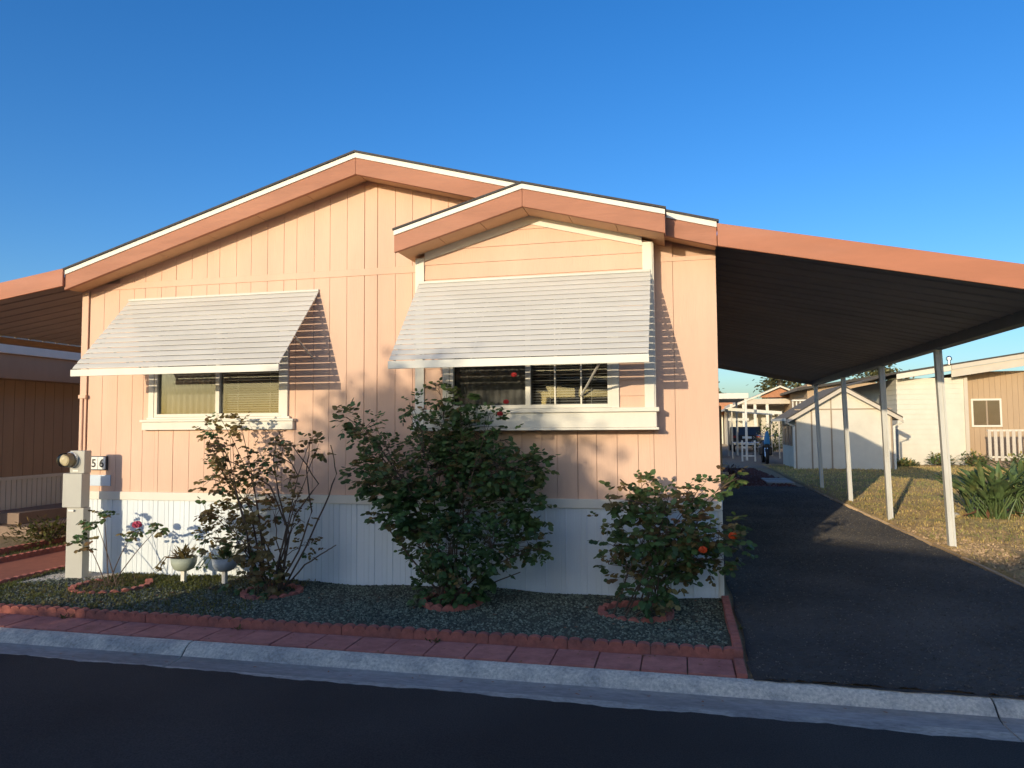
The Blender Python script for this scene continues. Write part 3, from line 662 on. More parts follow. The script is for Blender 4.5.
# ---------------------------------------------------------------- roses
def bez(a, c, b, n=7): return [a*(1-t)**2 + c*2*t*(1-t) + b*t*t for t in (i/n for i in range(n+1))]
def rose_leafspray(mb, p, d, r, s=1.0, m=None, mix=.25):
    """compound leaf: five leaflets on a short rachis"""
    d = Vector(d).normalized(); side = d.cross(Vector((0,0,1)))
    if side.length < .1: side = Vector((1,0,0))
    side.normalize(); L = r.uniform(.07,.11)*s; mm = (1 if r.random() < mix else 0) if m is None else m
    for t, sg in ((.35,1),(.35,-1),(.72,1),(.72,-1),(1,0)):
        dd = d*.55+side*sg*.9+Vector((0,0,r.uniform(-.45,.15))) if sg else d+Vector((0,0,r.uniform(-.4,.1)))
        mb.leaf(Vector(p)+d*L*t, dd, (r.uniform(-.7,.7),r.uniform(-1.3,.1),.9), r.uniform(.042,.066)*s, r.uniform(.036,.054)*s, .15, mm)
def flower(mb, p, r, size=.035):
    """double bloom: layered petals cupped round a ball"""
    p = Vector(p)
    for lay, (k, el, rr) in enumerate(((7,-.25,1.0),(7,.25,.95),(6,.7,.75),(5,1.1,.5))):
        for i in range(k):
            a = 2*PI*(i+.5*lay)/k+r.uniform(-.2,.2)
            n = Vector((math.cos(a)*math.cos(el), math.sin(a)*math.cos(el), math.sin(el)))
            t = Vector((-math.cos(a)*math.sin(el), -math.sin(a)*math.sin(el), math.cos(el)))
            q = p+n*size*.55*rr-t*size*.45
            mb.leaf(q, t+n*.25, n, size*1.05, size*1.05, -.12)
def rose(base, clusters, label, dens, seed, canes_extra=(), flowers=(), petal=None, spread=.13, leafm=('leaf','leaf_dry'), s=1.0, branchy=.75, mix=.25):
    r = random.Random(seed); bx, by = base
    t = thing('rose_bush', (bx,by,0), label, 'rose bush')
    c = MB(); f = MB()
    old = []
    order = sorted(clusters, key=lambda q: -(q[2]+.3*abs(q[0]-bx)))
    for ci, (x,y,z,rad) in enumerate(order):
        e = Vector((x,y,z)); b = None; r0 = .009
        if ci > 5 and r.random() < branchy:
            cand = [q for P in old for q in P[2:6] if q.z < z-.08 and (q-e).length < .75]
            if cand: b = min(cand, key=lambda q: (q-e).length*(1+.4*r.random())); r0 = .0055
        if b is None: b = Vector((bx+r.uniform(-spread,spread), by+r.uniform(-spread,spread), .02))
        mid = b.lerp(e,.5)+Vector((-(e.x-b.x)*.15+r.uniform(-.06,.06), r.uniform(-.06,.06), .03+.10*(e-b).length))
        pts = bez(b, mid, e)
        pts = [q+Vector((r.uniform(-1,1),r.uniform(-1,1),r.uniform(-.5,.5)))*.016 for q in pts]; old.append(pts)
        c.tube(pts, [r0-(r0-.0025)*i/7 for i in range(8)], 6)
        n = int(dens*rad*rad*420)+3; cs_ = s*r.uniform(.72,1.18)
        for k in range(n):
            while True:
                v = Vector((r.uniform(-1,1),r.uniform(-1,1),r.uniform(-1,1)))
                if v.length < 1: break
            v = v*rad*(.88 if r.random() < .88 else 1.2)
            p = e+v
            if p.z < .06: continue
            if k % 4 == 0:
                q = pts[r.choice((5,6,7))]; c.tube([q, q.lerp(p,.5)+Vector((0,0,.02)), p], [.003,.0024,.0018], 4, cap=False)
            a = r.uniform(0,6.28); d = v.normalized()*.7+Vector((math.cos(a),math.sin(a),r.uniform(-.5,.5)))*.7 if v.length > 1e-5 else Vector((0,0,1))
            rose_leafspray(f, p, d, r, cs_, None, mix)
    for (pts) in canes_extra:
        pts = [Vector(q) for q in pts]
        sm = []
        for a, b in zip(pts, pts[1:]): sm += [a.lerp(b, i/4)+Vector((r.uniform(-1,1),r.uniform(-1,1),0))*.007 for i in range(4)]
        sm.append(pts[-1]); k = len(sm); c.tube(sm, [.010-.006*i/k for i in range(k)], 6)
    c.build('canes', M['cane'], t); f.build('foliage', [M[leafm[0]],M[leafm[1]]], t)
    for p in flowers:
        fl = MB(); flower(fl, p, r, .03 if petal is M['petal_red'] else .04); fl.build('flower', petal, t)
        st = MB()
    return t
rose((-3.98,-.60), ROSE_LEFT, 'leggy rose bush with bare canes beneath the small left window', 2.1, 11,
     canes_extra=[[(-3.95,-.6,.02),(-3.72,-.55,.45),(-3.56,-.6,.85),(-3.62,-.6,1.25),(-3.55,-.65,1.55)],
                  [(-3.92,-.55,.02),(-3.66,-.5,.5),(-3.40,-.55,1.0),(-3.30,-.6,1.22),(-3.36,-.6,1.5)],
                  [(-4.0,-.6,.02),(-3.85,-.5,.6),(-3.95,-.55,1.0),(-4.05,-.5,1.35),(-4.0,-.5,1.6)],
                  [(-3.95,-.55,.02),(-3.70,-.45,.3),(-3.45,-.5,.45),(-3.32,-.55,.52)],
                  [(-4.05,-.6,.02),(-4.2,-.6,.7),(-4.55,-.6,1.2),(-4.72,-.6,1.55)],
                  [(-4.0,-.6,.02),(-3.8,-.65,.7),(-3.95,-.7,1.1),(-4.35,-.7,1.32),(-4.7,-.7,1.42)],
                  [(-3.93,-.6,.02),(-3.75,-.6,.8),(-3.48,-.6,1.12),(-3.75,-.65,1.5)]], leafm=('leaf_dry','leaf'))
rose((-2.12,-.58), ROSE_MID, 'big dense dark green rose bush in the middle of the bed, below the bay window', 3.1, 12, flowers=FLOWERS_MID[:2]+FLOWERS_MID[3:], petal=M['petal_red'], mix=.08,
     canes_extra=[[(-2.15,-.6,.02),(-2.45,-.6,.35),(-2.75,-.6,.7),(-2.95,-.62,1.2)],[(-2.1,-.6,.02),(-1.8,-.6,.2),(-1.45,-.65,.35)]])
rose((-.42,-.66), ROSE_RIGHT, 'low rose bush with one orange bloom beside the driveway', 2.3, 13, flowers=FLOWERS_RIGHT[:2], petal=M['petal_orange'], spread=.2)
PR = PINK_ROSE
# small rose by the meter
t = thing('rose_bush', (-5.80,-.62,0), 'thin young rose with one pink bloom beside the electric meter', 'rose bush')
r = random.Random(21); c = MB(); f = MB()
for tgt, sc_ in ((PR[1],.05),(PR[2],.06),(PR[4],.05),(PR[5],.09),(PR[6],.04)):
    b = Vector((-5.80+r.uniform(-.12,.12),-.62,.03)); e = Vector(tgt); c.tube(bez(b, b.lerp(e,.5)+Vector((0,0,.08)), e), [.007-.0045*i/7 for i in range(8)], 6)
    for k in range(int(sc_*220)): 
        p = e+Vector((r.gauss(0,.5),r.gauss(0,.5),r.gauss(0,.5)))*sc_*1.3; a = r.uniform(0,6.28); rose_leafspray(f, p, (math.cos(a),math.sin(a),r.uniform(-.6,.4)), r, .9)
for k in range(40):
    a = r.uniform(0,6.28); rr = r.uniform(0,.28); p = (-5.80+rr*math.cos(a), -.66+rr*math.sin(a), .05)
    q = (p[0]+r.uniform(-.12,.12), p[1]+r.uniform(-.1,.1), p[2]+r.uniform(.02,.14)); c.tube([p,q],[.003,.0015],4)
c.build('canes', M['cane'], t); f.build('foliage', [M['leaf'],M['leaf_dry']], t)
fl = MB(); flower(fl, PR[0], r, .055); fl.build('flower', M['petal_pink'], t)

b = MB()
for i in range(90):
    y = R_.choice((R_.uniform(-2.04,-1.72), R_.uniform(-2.36,-2.2), R_.uniform(-2.04,-1.72))); x = R_.uniform(-6.5,.3) if y > -2.1 else R_.uniform(-6,3.5); a = R_.uniform(0,6.28)
    z = .02 if y > -2.1 else -.08
    b.leaf((x,y,z), (math.cos(a),math.sin(a),R_.uniform(0,.3)), (0,0,1), R_.uniform(.015,.045), R_.uniform(.01,.022))
stuff(b.build('kerb_litter', M['dead_leaf']), 'bits of dry leaf lying on the red pavers and in the gutter', 'leaves')
b = MB()
for x0, y0, k in ((-2.95,-1.60,16),(-1.9,-1.735,9),(-5.3,-1.735,10),(.405,-.9,10),(-3.6,-1.735,7)):
    for i in range(k):
        a = R_.uniform(0,6.28); b.leaf((x0+R_.uniform(-.05,.05),y0+R_.uniform(-.02,.02),.01),(math.cos(a),math.sin(a),R_.uniform(.4,1.5)),(0,0,1),R_.uniform(.03,.07),.016)
stuff(b.build('joint_weeds', M['grass']), 'little green weeds growing in the joints between pavers and edging', 'weeds')

# ---------------------------------------------------------------- left side: path, beds, neighbour
b = MB(); b.box(-8.28,-7.18,-2.04,9,-.05,.014); struct(b.build('path', M['path'], bevel=.005))
def side_edging(x, y0, y1, label_fmt, grp, n):
    for k in range(n):
        mb = scallop(6, .1, .075, .06); o = mb.build('scalloped_edging', M['edging'], bevel=.006)
        o.location = (x, y0+k*.605, 0); o.rotation_euler.z = PI/2; tag(o, label_fmt.format(ORD[k]), 'edging', grp)
side_edging(-7.08, -2.0, 0, 'scalloped block on the house side of the red path, {} one from the kerb', 'edging on the house side of the path', 7)
side_edging(-8.32, -2.0, 0, 'scalloped block on the far side of the red path, {} one from the kerb', 'edging on the far side of the path', 9)
side_edging(-8.95, -2.0, 0, 'scalloped block around the far left grass strip, {} one from the kerb', 'edging around the neighbouring bed', 8)
b = MB()
for i in range(2600):
    x = R_.uniform(-8.92,-8.40); y = R_.uniform(-1.9,3.5); a = R_.uniform(0,6.28)
    b.leaf((x,y,0), (math.cos(a)*.8,math.sin(a)*.8,R_.uniform(.6,1.5)), (0,0,1), R_.uniform(.03,.06), .012)
stuff(b.build('grass_strip', M['grass']), 'strip of short grass left of the red path', 'grass')
def small_bush(x, y, rx, ry, h, n, label, mats, cat='shrub', name='shrub', seed=1, L=(.04,.07), group=None):
    r = random.Random(seed); t = thing(name, (x,y,0), label, cat, group)
    c = MB(); f = MB()
    for k in range(14):
        a = r.uniform(0,6.28); q = r.uniform(.3,.9); c.tube([(x+r.uniform(-.05,.05),y+r.uniform(-.05,.05),0),(x+rx*.6*q*math.cos(a),y+ry*.6*q*math.sin(a),h*.5),(x+rx*q*math.cos(a),y+ry*q*math.sin(a),h*.85)],[.008,.006,.003],5)
    for k in range(n):
        a = r.uniform(0,6.28); q = r.random()**.5; z = h*(.15+.85*r.random()*(1-.35*q*q)); 
        lump = .8+.25*math.sin(a*3+seed)+.15*math.sin(a*5)
        f.leaf((x+rx*q*lump*math.cos(a), y+ry*q*lump*math.sin(a), z*(.85+.2*math.sin(a*4+q*5))), (math.cos(a)*q+r.uniform(-.6,.6),math.sin(a)*q+r.uniform(-.6,.6),r.uniform(-.3,.9)), (0,0,1), r.uniform(*L), r.uniform(*L)*.55, m=0 if r.random()<.75 else len(mats)-1)
    c.build('stems', M['cane'], t); f.build('foliage', mats, t); return t
small_bush(-9.05,1.75,.55,.65,.42,700,'low leafy shrub at the edge of the neighbouring bed, left of the meter',[M['grass'],M['leaf_dry']],seed=4,L=(.05,.09))
b = MB(); b.lathe(-8.40,1.55,[(.07,0),(.10,.18),(.115,.2),(.10,.2),(.09,.15)],18); tag(b.build('terracotta_pot', M['path'], smooth=True), 'small terracotta pot by the low shrub left of the meter', 'pot')

nb = thing('neighbouring_home', (-13.5,6,0), 'brown neighbouring mobile home with cream skirting in shade at the left edge', 'house')
b = MB(); y = .9; 
while y < 12: b.box(-11.02,-11.0,y,y+.192,.88,2.72); y += .2
b.box(-11.06,-11.022,.9,12,.88,2.72); b.build('wall', M['brown'], nb)
b = MB(); y = .9
while y < 12: b.box(-11.03,-11.005,y,y+.085,.26,.82); y += .1
b.box(-11.05,-11.031,.9,12,.26,.82); b.box(-11.05,-10.99,.9,12,.822,.878); b.build('skirting', M['cream'], nb)
b = MB(); b.box(-16,-11.1,.9,12,0,2.72); b.build('house_body', M['brown'], nb)
b = MB(); b.box(-10.70,-10.55,.5,12.4,2.90,3.07); b.build('gutter', M['white'], nb, bevel=.01)
b = MB(); b.box(-10.98,-10.60,.5,12.4,2.50,2.895); b.build('frieze_beam', M['brown'], nb)
b = MB(); b.prism([(-13.5,3.75),(-16.4,3.05),(-16.4,3.0),(-10.72,3.0),(-10.72,3.05)][::-1], .5, 12.4); b.build('roof', M['roofgrey'], nb)
b = MB()
for i in range(220):
    y = R_.uniform(.6,9); a = R_.uniform(0,6.28); b.leaf((-10.63+R_.uniform(-.06,.06),y,3.075), (math.cos(a),math.sin(a),R_.uniform(0,.8)), (0,0,1), R_.uniform(.04,.09), .04)
stuff(b.build('gutter_leaves', M['dead_leaf']), 'dead leaves lying along the white gutter of the brown neighbouring home', 'leaves')
b = MB(); b.box(-10.6,-9.75,2.2,5,.0,.16); b.box(-10.95,-10.3,2.4,4.8,.161,.34); tag(b.build('wooden_step', M['stepwood'], bevel=.01), 'low brown wooden steps in shade beside the brown neighbouring home', 'steps')

# ---------------------------------------------------------------- right side: lawn, gravel, shed, house
b = MB()
def lawn_edge(y): return drr(min(y,13.3))+.07
ys = [-2+i*.5 for i in range(53)]
gy = [-2+.07*i*(1+.0035*i) for i in range(300)]; gy = [y for y in gy if y < 24.6]; gx = 90; n0 = 0
def lrow(y):
    return [(lawn_edge(y)+(11.5-lawn_edge(y))*(i/gx)**1.15, y+R_.uniform(-.02,.02), .002+(R_.uniform(0,.055) if 0 < i < gx else 0)) for i in range(gx+1)]
b.v += lrow(gy[0])
for y in gy[1:]:
    b.v += lrow(y)
    for i in range(gx):
        q = (n0+i, n0+i+1, n0+gx+2+i, n0+gx+1+i); b.f += [(q[0],q[1],q[2]),(q[0],q[2],q[3])]; b.mi += [0,0]
    n0 += gx+1
struct(b.build('side_yard', M['lawn']))
b = MB()
for i in range(30000):
    y = 2.5+20*R_.random()**1.3; x = R_.uniform(lawn_edge(y)+.05, 11); a = R_.uniform(0,6.28)
    if y < 4.0 and x < 4.4 and R_.random() < .8: continue
    k = 1+y*.03
    b.leaf((x,y,.025), (math.cos(a),math.sin(a),R_.uniform(.5,2.2)), (0,0,1), R_.uniform(.03,.07)*k, R_.uniform(.010,.018)*k)
stuff(b.build('dry_lawn', M['dry_grass']), 'dry golden lawn between the driveway and the cream house', 'lawn')
b = MB()
for i in range(6500):
    y = -1.9+7.5*R_.random()**1.1; x = lawn_edge(y)+.02+ (1.2 if y<3 else .5+.5*R_.random())*R_.random()**.9*(1.6 if y < 2 else 1)
    b.blob((x,y,.02), R_.uniform(.010,.026))
stuff(b.build('pebbles', M['gravel_tan']), 'tan pebbles along the right edge of the driveway', 'gravel')
b = MB()
for i in range(500):
    y = R_.uniform(1,12); x = R_.uniform(lawn_edge(y)+.1, 8); a = R_.uniform(0,6.28)
    b.leaf((x,y,.03), (math.cos(a),math.sin(a),.15), (0,0,1), R_.uniform(.05,.09), .04)
stuff(b.build('yard_leaves', M['dead_leaf']), 'dry brown leaves scattered over the side yard', 'leaves')

def bird_plant(cx, cy, n, hmax, seed, label):
    r = random.Random(seed); t = thing('bird_of_paradise_plant', (cx,cy,0), label, 'plant', 'broad leaved clumps by the driveway')
    st = MB(); lv = MB(); dd = MB()
    for k in range(n):
        a = r.uniform(0,6.28); lean = r.uniform(.1,.85); L = hmax*r.uniform(.55,1.05); b0 = Vector((cx+r.gauss(0,.16), cy+r.gauss(0,.16), 0))
        d = Vector((math.cos(a)*lean, math.sin(a)*lean, 1)).normalized(); e = b0+d*L*.55
        st.tube([b0, b0.lerp(e,.5)+Vector((0,0,.02)), e], [.014,.011,.008], 5)
        # paddle blade, arching
        ll = L*.55; w = r.uniform(.07,.12); d2 = (d+Vector((math.cos(a),math.sin(a),-.35))*r.uniform(.15,.7)).normalized(); side = d2.cross(Vector((0,0,1)))
        if side.length < .05: side = Vector((1,0,0))
        side = (side.normalized()+Vector((r.uniform(-.5,.5),r.uniform(-.5,.5),r.uniform(-.4,.4)))).normalized(); nn = side.cross(d2)
        rows = []
        for i in range(7):
            u = i/6; ww = w*.5*math.sin(PI*min(1,.08+u*.92))**.7; q = e+d2*ll*u+Vector((0,0,-.12*u*u*ll))
            rows.append((q-side*ww+nn*ww*.35, q, q+side*ww+nn*ww*.35))
        for A, B in zip(rows, rows[1:]):
            lv.face([A[0],A[1],B[1],B[0]]); lv.face([A[1],A[2],B[2],B[1]])
    for k in range(26):
        a = r.uniform(0,6.28); p = Vector((cx+.3*r.random()*math.cos(a), cy+.3*r.random()*math.sin(a), r.uniform(.02,.2))); dd.leaf(p, (math.cos(a),math.sin(a),r.uniform(-.3,.2)), (0,0,1), r.uniform(.15,.35), .06)
    st.build('stalks', M['strelitzia'], t); lv.build('leaves', M['strelitzia'], t, smooth=False); dd.build('dead_leaves', M['dead_leaf'], t)
bird_plant(5.18,7.1,85,1.08,31,'clump of broad paddle leaves in the sun just behind the nearest white post')
bird_plant(5.95,7.4,80,1.25,32,'taller clump of broad paddle leaves at the right edge of the yard')
for i, (x,y,s,lab) in enumerate(((4.52,6.95,.09,'pale rock under the paddle leaves, nearest the white post'),(4.72,7.3,.075,'small pale rock behind the other rock under the paddle leaves'),)):
    b = MB(); r = random.Random(50+i)
    me = bmesh.new(); bmesh.ops.create_icosphere(me, subdivisions=2, radius=s)
    for v in me.verts: v.co *= r.uniform(.85,1.12); v.co.z *= .7; v.co += Vector((x,y,s*.4))
    m_ = bpy.data.meshes.new('rock'); me.to_mesh(m_); m_.materials.append(M['rock']); o = bpy.data.objects.new('rock', m_); COL.objects.link(o); tag(o, lab, 'rock')

sh = thing('garden_shed', (5.65,22.6,0), 'cream gabled garden shed with brown battens behind the driveway', 'shed')
SX0,SX1,SXR,SY,SD = 4.03,7.28,5.655,21.0,3.4
b = MB(); b.prism([(SX0,0),(SX1,0),(SX1,1.93),(SXR,2.90),(SX0,1.93)], SY, SY+SD); b.build('wall', M['cream'], sh)
b = MB(); b.box(SX0,SX1,SY-.022,SY-.001,2.17,2.215); b.box(4.58,4.625,SY-.024,SY-.001,0,2.17); b.box(5.25,5.295,SY-.024,SY-.001,0,2.17); b.box(4.585,4.62,SY-.024,SY-.001,2.216,2.28); b.box(5.255,5.29,SY-.024,SY-.001,2.216,2.62)
pass
b.box(SX0,SX0+.05,SY-.024,SY-.001,0,1.95); b.box(SX1-.05,SX1,SY-.024,SY-.001,0,1.9); b.build('batten', M['brown_trim'], sh)
b = MB(); sl = .60
def zs(x): return 3.05-sl*abs(x-SXR)
b.rake(3.70,zs(3.70),SXR,3.05,.05,SY-.30,SY+SD+.2); b.rake(SXR,3.05,7.56,zs(7.56),.05,SY-.30,SY+SD+.2); rfo = b.build('roof', M['roofgrey'], sh)
b = MB(); b.rake(3.72,zs(3.72)-.052,SXR,2.998,.14,SY-.29,SY-.25); b.rake(SXR,2.998,7.54,zs(7.54)-.052,.14,SY-.29,SY-.25); b.build('rake_board', M['cream_trim'], rfo)
b = MB(); b.box(3.62,3.71,SY-.28,SY+SD+.2,1.78,1.88); b.box(7.55,7.63,SY-.28,SY+SD+.2,1.78,1.88); b.build('gutter', M['white'], rfo)
for x, xg in ((SX0-.045,3.68),(SX1+.05,7.58)):
    b = MB(); b.tube([(xg,SY-.2,1.80),(xg,SY-.2,1.72),(x,SY-.05,1.58),(x,SY-.05,.05),(x+.0,SY-.15,.02)], .042, 8); b.build('downspout', M['white'], sh)
for k in range(3):
    y0 = SY+.7+k*.85
    b = MB(); b.box(SX0-.03,SX0-.001,y0,y0+.7,.85,1.65); wf = b.build('window', M['brown_trim'], sh); b = MB(); b.box(SX0-.035,SX0-.031,y0+.06,y0+.64,.91,1.59); b.build('pane', M['dark'], wf)

HH = thing('cream_house', (10.8,27,0), 'cream lap sided house with tan porch wall and low roof behind the yard', 'house')
HY = 24.6
b = MB(); z = .02
while z < 3.4:
    b.hexa([(8.42,HY-.022,z),(10.90,HY-.022,z),(10.90,HY,z),(8.42,HY,z),(8.42,HY-.003,z+.198),(10.90,HY-.003,z+.198),(10.90,HY,z+.198),(8.42,HY,z+.198)])
    b.hexa([(8.40,HY-.02,z),(8.42,HY-.02,z),(8.42,HY+9,z),(8.40,HY+9,z),(8.417,HY-.02,z+.198),(8.42,HY-.02,z+.198),(8.42,HY+9,z+.198),(8.417,HY+9,z+.198)]); z += .2
b.box(8.43,10.9,HY+.001,HY+9,0,3.45); b.build('lap_wall', M['cream'], HH)
b = MB(); x = 10.92
while x < 16: b.box(x,x+.192,HY+.5,HY+.53,0,3.7); x += .2
b.box(10.9,16,HY+.531,HY+9,0,3.7); b.build('tan_wall', M['tan'], HH)
b = MB(); b.box(10.82,10.95,HY-.07,HY-.023,0,3.45); b.build('corner_board', M['cream_trim'], HH)
b = MB(); b.tube([(11.06,HY+.4,3.5),(11.06,HY+.4,.05)], .04, 8); b.build('downspout', M['white'], HH)
b = MB(); zr = lambda x: 3.47+.152*(x-8.3)
b.rake(8.05,zr(8.05)+.20,17,zr(17)+.20,.06,HY-.55,HY+9); b.rake(7.0,zr(8.05)-.1,8.05,zr(8.05)+.19,.06,HY-.55,HY+9); rfo = b.build('roof', M['roofgrey'], HH)
b = MB(); b.rake(8.3,zr(8.3)+.135,10.25,zr(10.25)+.135,.20,HY-.54,HY-.49); b.build('white_fascia', M['cream'], rfo)
b = MB(); b.rake(10.26,zr(10.26)+.135,17,zr(17)+.135,.16,HY-.56,HY-.50); b.rake(10.26,zr(10.26)-.03,17,zr(17)-.03,.30,HY-.50,HY-.46); b.build('grey_fascia', M['cream_trim'], rfo)
b = MB(); b.rake(8.42,zr(8.42)-.03,17,zr(17)-.03,.03,HY-.45,HY+.5); b.build('soffit', M['cream'], rfo)
b = MB(); b.lathe(10.55,HY+.6,[(.06,4.0),(.06,4.18),(.11,4.2),(.11,4.3),(.05,4.36)],12); b.build('roof_vent', M['chrome'], HH)
b = MB(); b.box(11.22,12.30,HY+.44,HY+.498,1.50,2.62); wf = b.build('window', M['white'], HH, bevel=.005)
b = MB(); b.box(11.30,11.74,HY+.43,HY+.438,1.58,2.54); b.build('pane', M['pane'], wf); b = MB(); b.box(11.80,12.22,HY+.43,HY+.438,1.58,2.54); b.build('pane', M['pane'], wf)
b = MB(); b.box(11.29,12.23,HY+.4385,HY+.4395,1.57,2.55); b.build('blind', M['brown_trim'], wf)
b = MB(); b.box(7.9,8.36,HY+2.4,HY+3.0,2.3,2.9); 
b = MB(); b.box(8.385,8.399,HY+1.8,HY+2.6,2.2,2.9); b.build('side_window', M['dark'], HH)
rl_ = thing('porch_railing', (13,23.4,0), 'cream picket railing in front of the tan wall with the slider window', 'railing')
for z in (.35,1.34):
    b = MB(); b.box(11.15,16,23.36,23.46,z,z+.07); b.build('rail', M['cream'], rl_)
x = 11.2
for k in range(22):
    b = MB(); b.box(x-.055,x+.055,23.33,23.359,.25,1.38); b.build('picket', M['cream_trim'], rl_); x += .2
b = MB(); b.box(11.0,16,23.47,HY+.49,.0,.36); tag(b.build('porch_deck', M['stepwood']), 'porch deck behind the cream picket railing', 'deck')
for i, (x,y,rx,h,lab) in enumerate(((9.55,23.6,.55,.55,'spiky grey green shrub at the foot of the cream lap siding'),(10.6,23.2,.6,.62,'round green shrub at the corner of the cream house'),(8.3,23.4,.6,.3,'low weeds at the corner between shed and cream house'),(11.5,21.5,.6,.6,'pale shrub in front of the porch railing'))):
    small_bush(x,y,rx,.4,h,420,lab,[M['strelitzia'],M['dry_grass']],seed=60+i,L=(.10,.17),group='shrubs along the cream house')

# ---------------------------------------------------------------- behind the pink home
es = thing('entry_steps', (.85,11,0), 'brown entry steps with tall side panel behind the corner of the pink home', 'steps')
for k in range(4):
    b = MB(); b.box(.40,1.06,10.0+k*.32,10.30+k*.32,.18*(k+1)-.045,.18*(k+1)); b.build('tread', M['rock'], es)
b = MB(); b.box(.86,.90,10.2,11.4,0,2.1); b.build('side_panel', M['tan'], es)
small_bush(1.35,13.9,.22,.22,.65,160,'small dark red leaved shrub in the lava rock patch',[M['lavarock'],M['leaf_dry']],seed=71,L=(.06,.12))

fc = thing('far_carport', (2.2,30,0), 'white carport behind the pink home with a flat roof on thin posts', 'carport')
b = MB(); b.box(-2,3.05,28,34,2.86,3.12); b.build('roof', M['white'], fc, bevel=.01)
for x, y in ((2.92,28.1),(2.92,33.8),(.9,28.1)):
    b = MB(); b.box(x-.05,x+.05,y-.05,y+.05,0,2.86); b.build('post', M['white'], fc)
b = MB(); b.box(-2,1.75,30,34,0,2.85); b.build('storage_wall', M['brown'], fc)
pg = thing('white_pergola', (3.4,31,0), 'long white beam on thin posts in front of the far gabled house', 'pergola')
for y in (30.0, 33.0):
    b = MB(); b.rake(2.25,2.50,4.75,2.28,.15,y,y+.12); b.build('beam', M['white'], pg)
for x in (2.42,4.6):
    for y in (30.06,33.06):
        b = MB(); b.box(x-.03,x+.03,y-.03,y+.03,0,2.3); b.build('post', M['cream_trim'], pg)  # darker cream paints the shade onto these white posts
b = MB(); b.box(2.3,3.3,31,31.08,1.85,1.98); b.build('cross_rail', M['white'], pg)

fh = thing('far_gabled_house', (7,48,0), 'far cream house with orange gable and white porch columns', 'house')
b = MB(); b.box(3.6,12,50,60,0,3.2); b.build('wall', M['cream'], fh)
def zf(x): return 4.28-.42*abs(x-6.6)
b = MB(); b.rake(2.9,zf(2.9)+.0,6.6,4.30,.12,45,58); b.rake(6.6,4.30,8.3,zf(8.3),.12,45,58); b.build('roof', M['cream'], fh)
b = MB(); b.prism([(5.2,3.5),(8.0,3.5),(6.6,4.12)], 45.3, 45.4); b.build('gable', M['orange_roof'], fh)
b = MB(); b.box(3.8,8.2,45.1,50,3.05,3.4); b.build('porch_beam', M['cream_trim'], fh)
for x in (4.2,4.95,5.75,7.9):
    b = MB(); b.box(x-.09,x+.09,45.2,45.38,0,3.05); b.build('column', M['white'], fh)
b = MB(); b.box(3.9,8,45.2,45.26,.95,1.05); 
for i in range(20): b.box(3.95+i*.2,4.0+i*.2,45.2,45.26,.2,.95)
b.build('porch_railing', M['white'], fh)
oh = thing('orange_roofed_house', (2,55,0), 'far low house with an orange tiled roof behind the white carport', 'house')
b = MB(); b.box(-4,3.5,58,66,0,2.6); b.build('wall', M['cream'], oh)
b = MB(); b.prism([(-5,2.5),(6.2,2.5),(4.5,3.9),(-3,3.9)], 57.5, 66.5); b.build('roof', M['orange_roof'], oh)
tn = thing('tan_house', (9.5,40,0), 'tan house with a low roof behind the shed', 'house')
b = MB(); b.box(7.2,14,38,48,0,4.0); b.build('wall', M['tan'], tn)
b = MB(); b.rake(6.6,3.75,14.5,4.95,.15,37.5,48.5); b.build('roof', M['roofgrey'], tn)
b = MB(); b.box(6.3,7.19,37.6,38,2.3,2.38); b.box(6.3,7.19,37.6,38,3.0,3.08)
for i in range(5): b.box(6.32+i*.2,6.38+i*.2,37.7,37.8,2.39,2.99)
b.build('balcony', M['white'], tn)

# parked car
cr = thing('parked_car', (3.75,39.8,0), 'dark car parked with its rear towards us beyond the lava rock', 'car')
b = MB(); pf = [(38.2,.35),(42.4,.35),(42.5,.8),(41.3,.98),(40.5,1.5),(38.6,1.52),(38.15,1.0)]
n = len(pf); 
for (a, c) in zip(pf, pf[1:]+pf[:1]): pass
b.prismx(pf, 2.95, 4.60); b.build('body', M['car'], cr, bevel=.06)
b = MB(); b.hexa([(3.12,38.125,1.02),(4.43,38.125,1.02),(4.43,38.2,1.02),(3.12,38.2,1.02),(3.25,38.50,1.42),(4.30,38.50,1.42),(4.30,38.58,1.42),(3.25,38.58,1.42)]); b.build('rear_window', M['dark'], cr)
b = MB(); b.box(3.52,4.05,38.13,38.16,.82,.95); b.build('number_plate', M['sign'], cr)
for x in (3.0,4.3):
    b = MB(); b.box(x,x+.27,38.12,38.17,.86,1.0); b.build('tail_light', M['tail'], cr)
b = MB(); b.box(2.98,4.57,38.06,38.18,.42,.62); b.build('bumper', M['chrome'], cr, bevel=.03)
for x in (2.93,4.42):
    for y in (38.95,41.5):
        b = MB(); b.prismx([(y+.33*math.cos(i*PI/10), .33+.33*math.sin(i*PI/10)) for i in range(20)], x, x+.2); b.build('wheel', M['rubber'], cr)
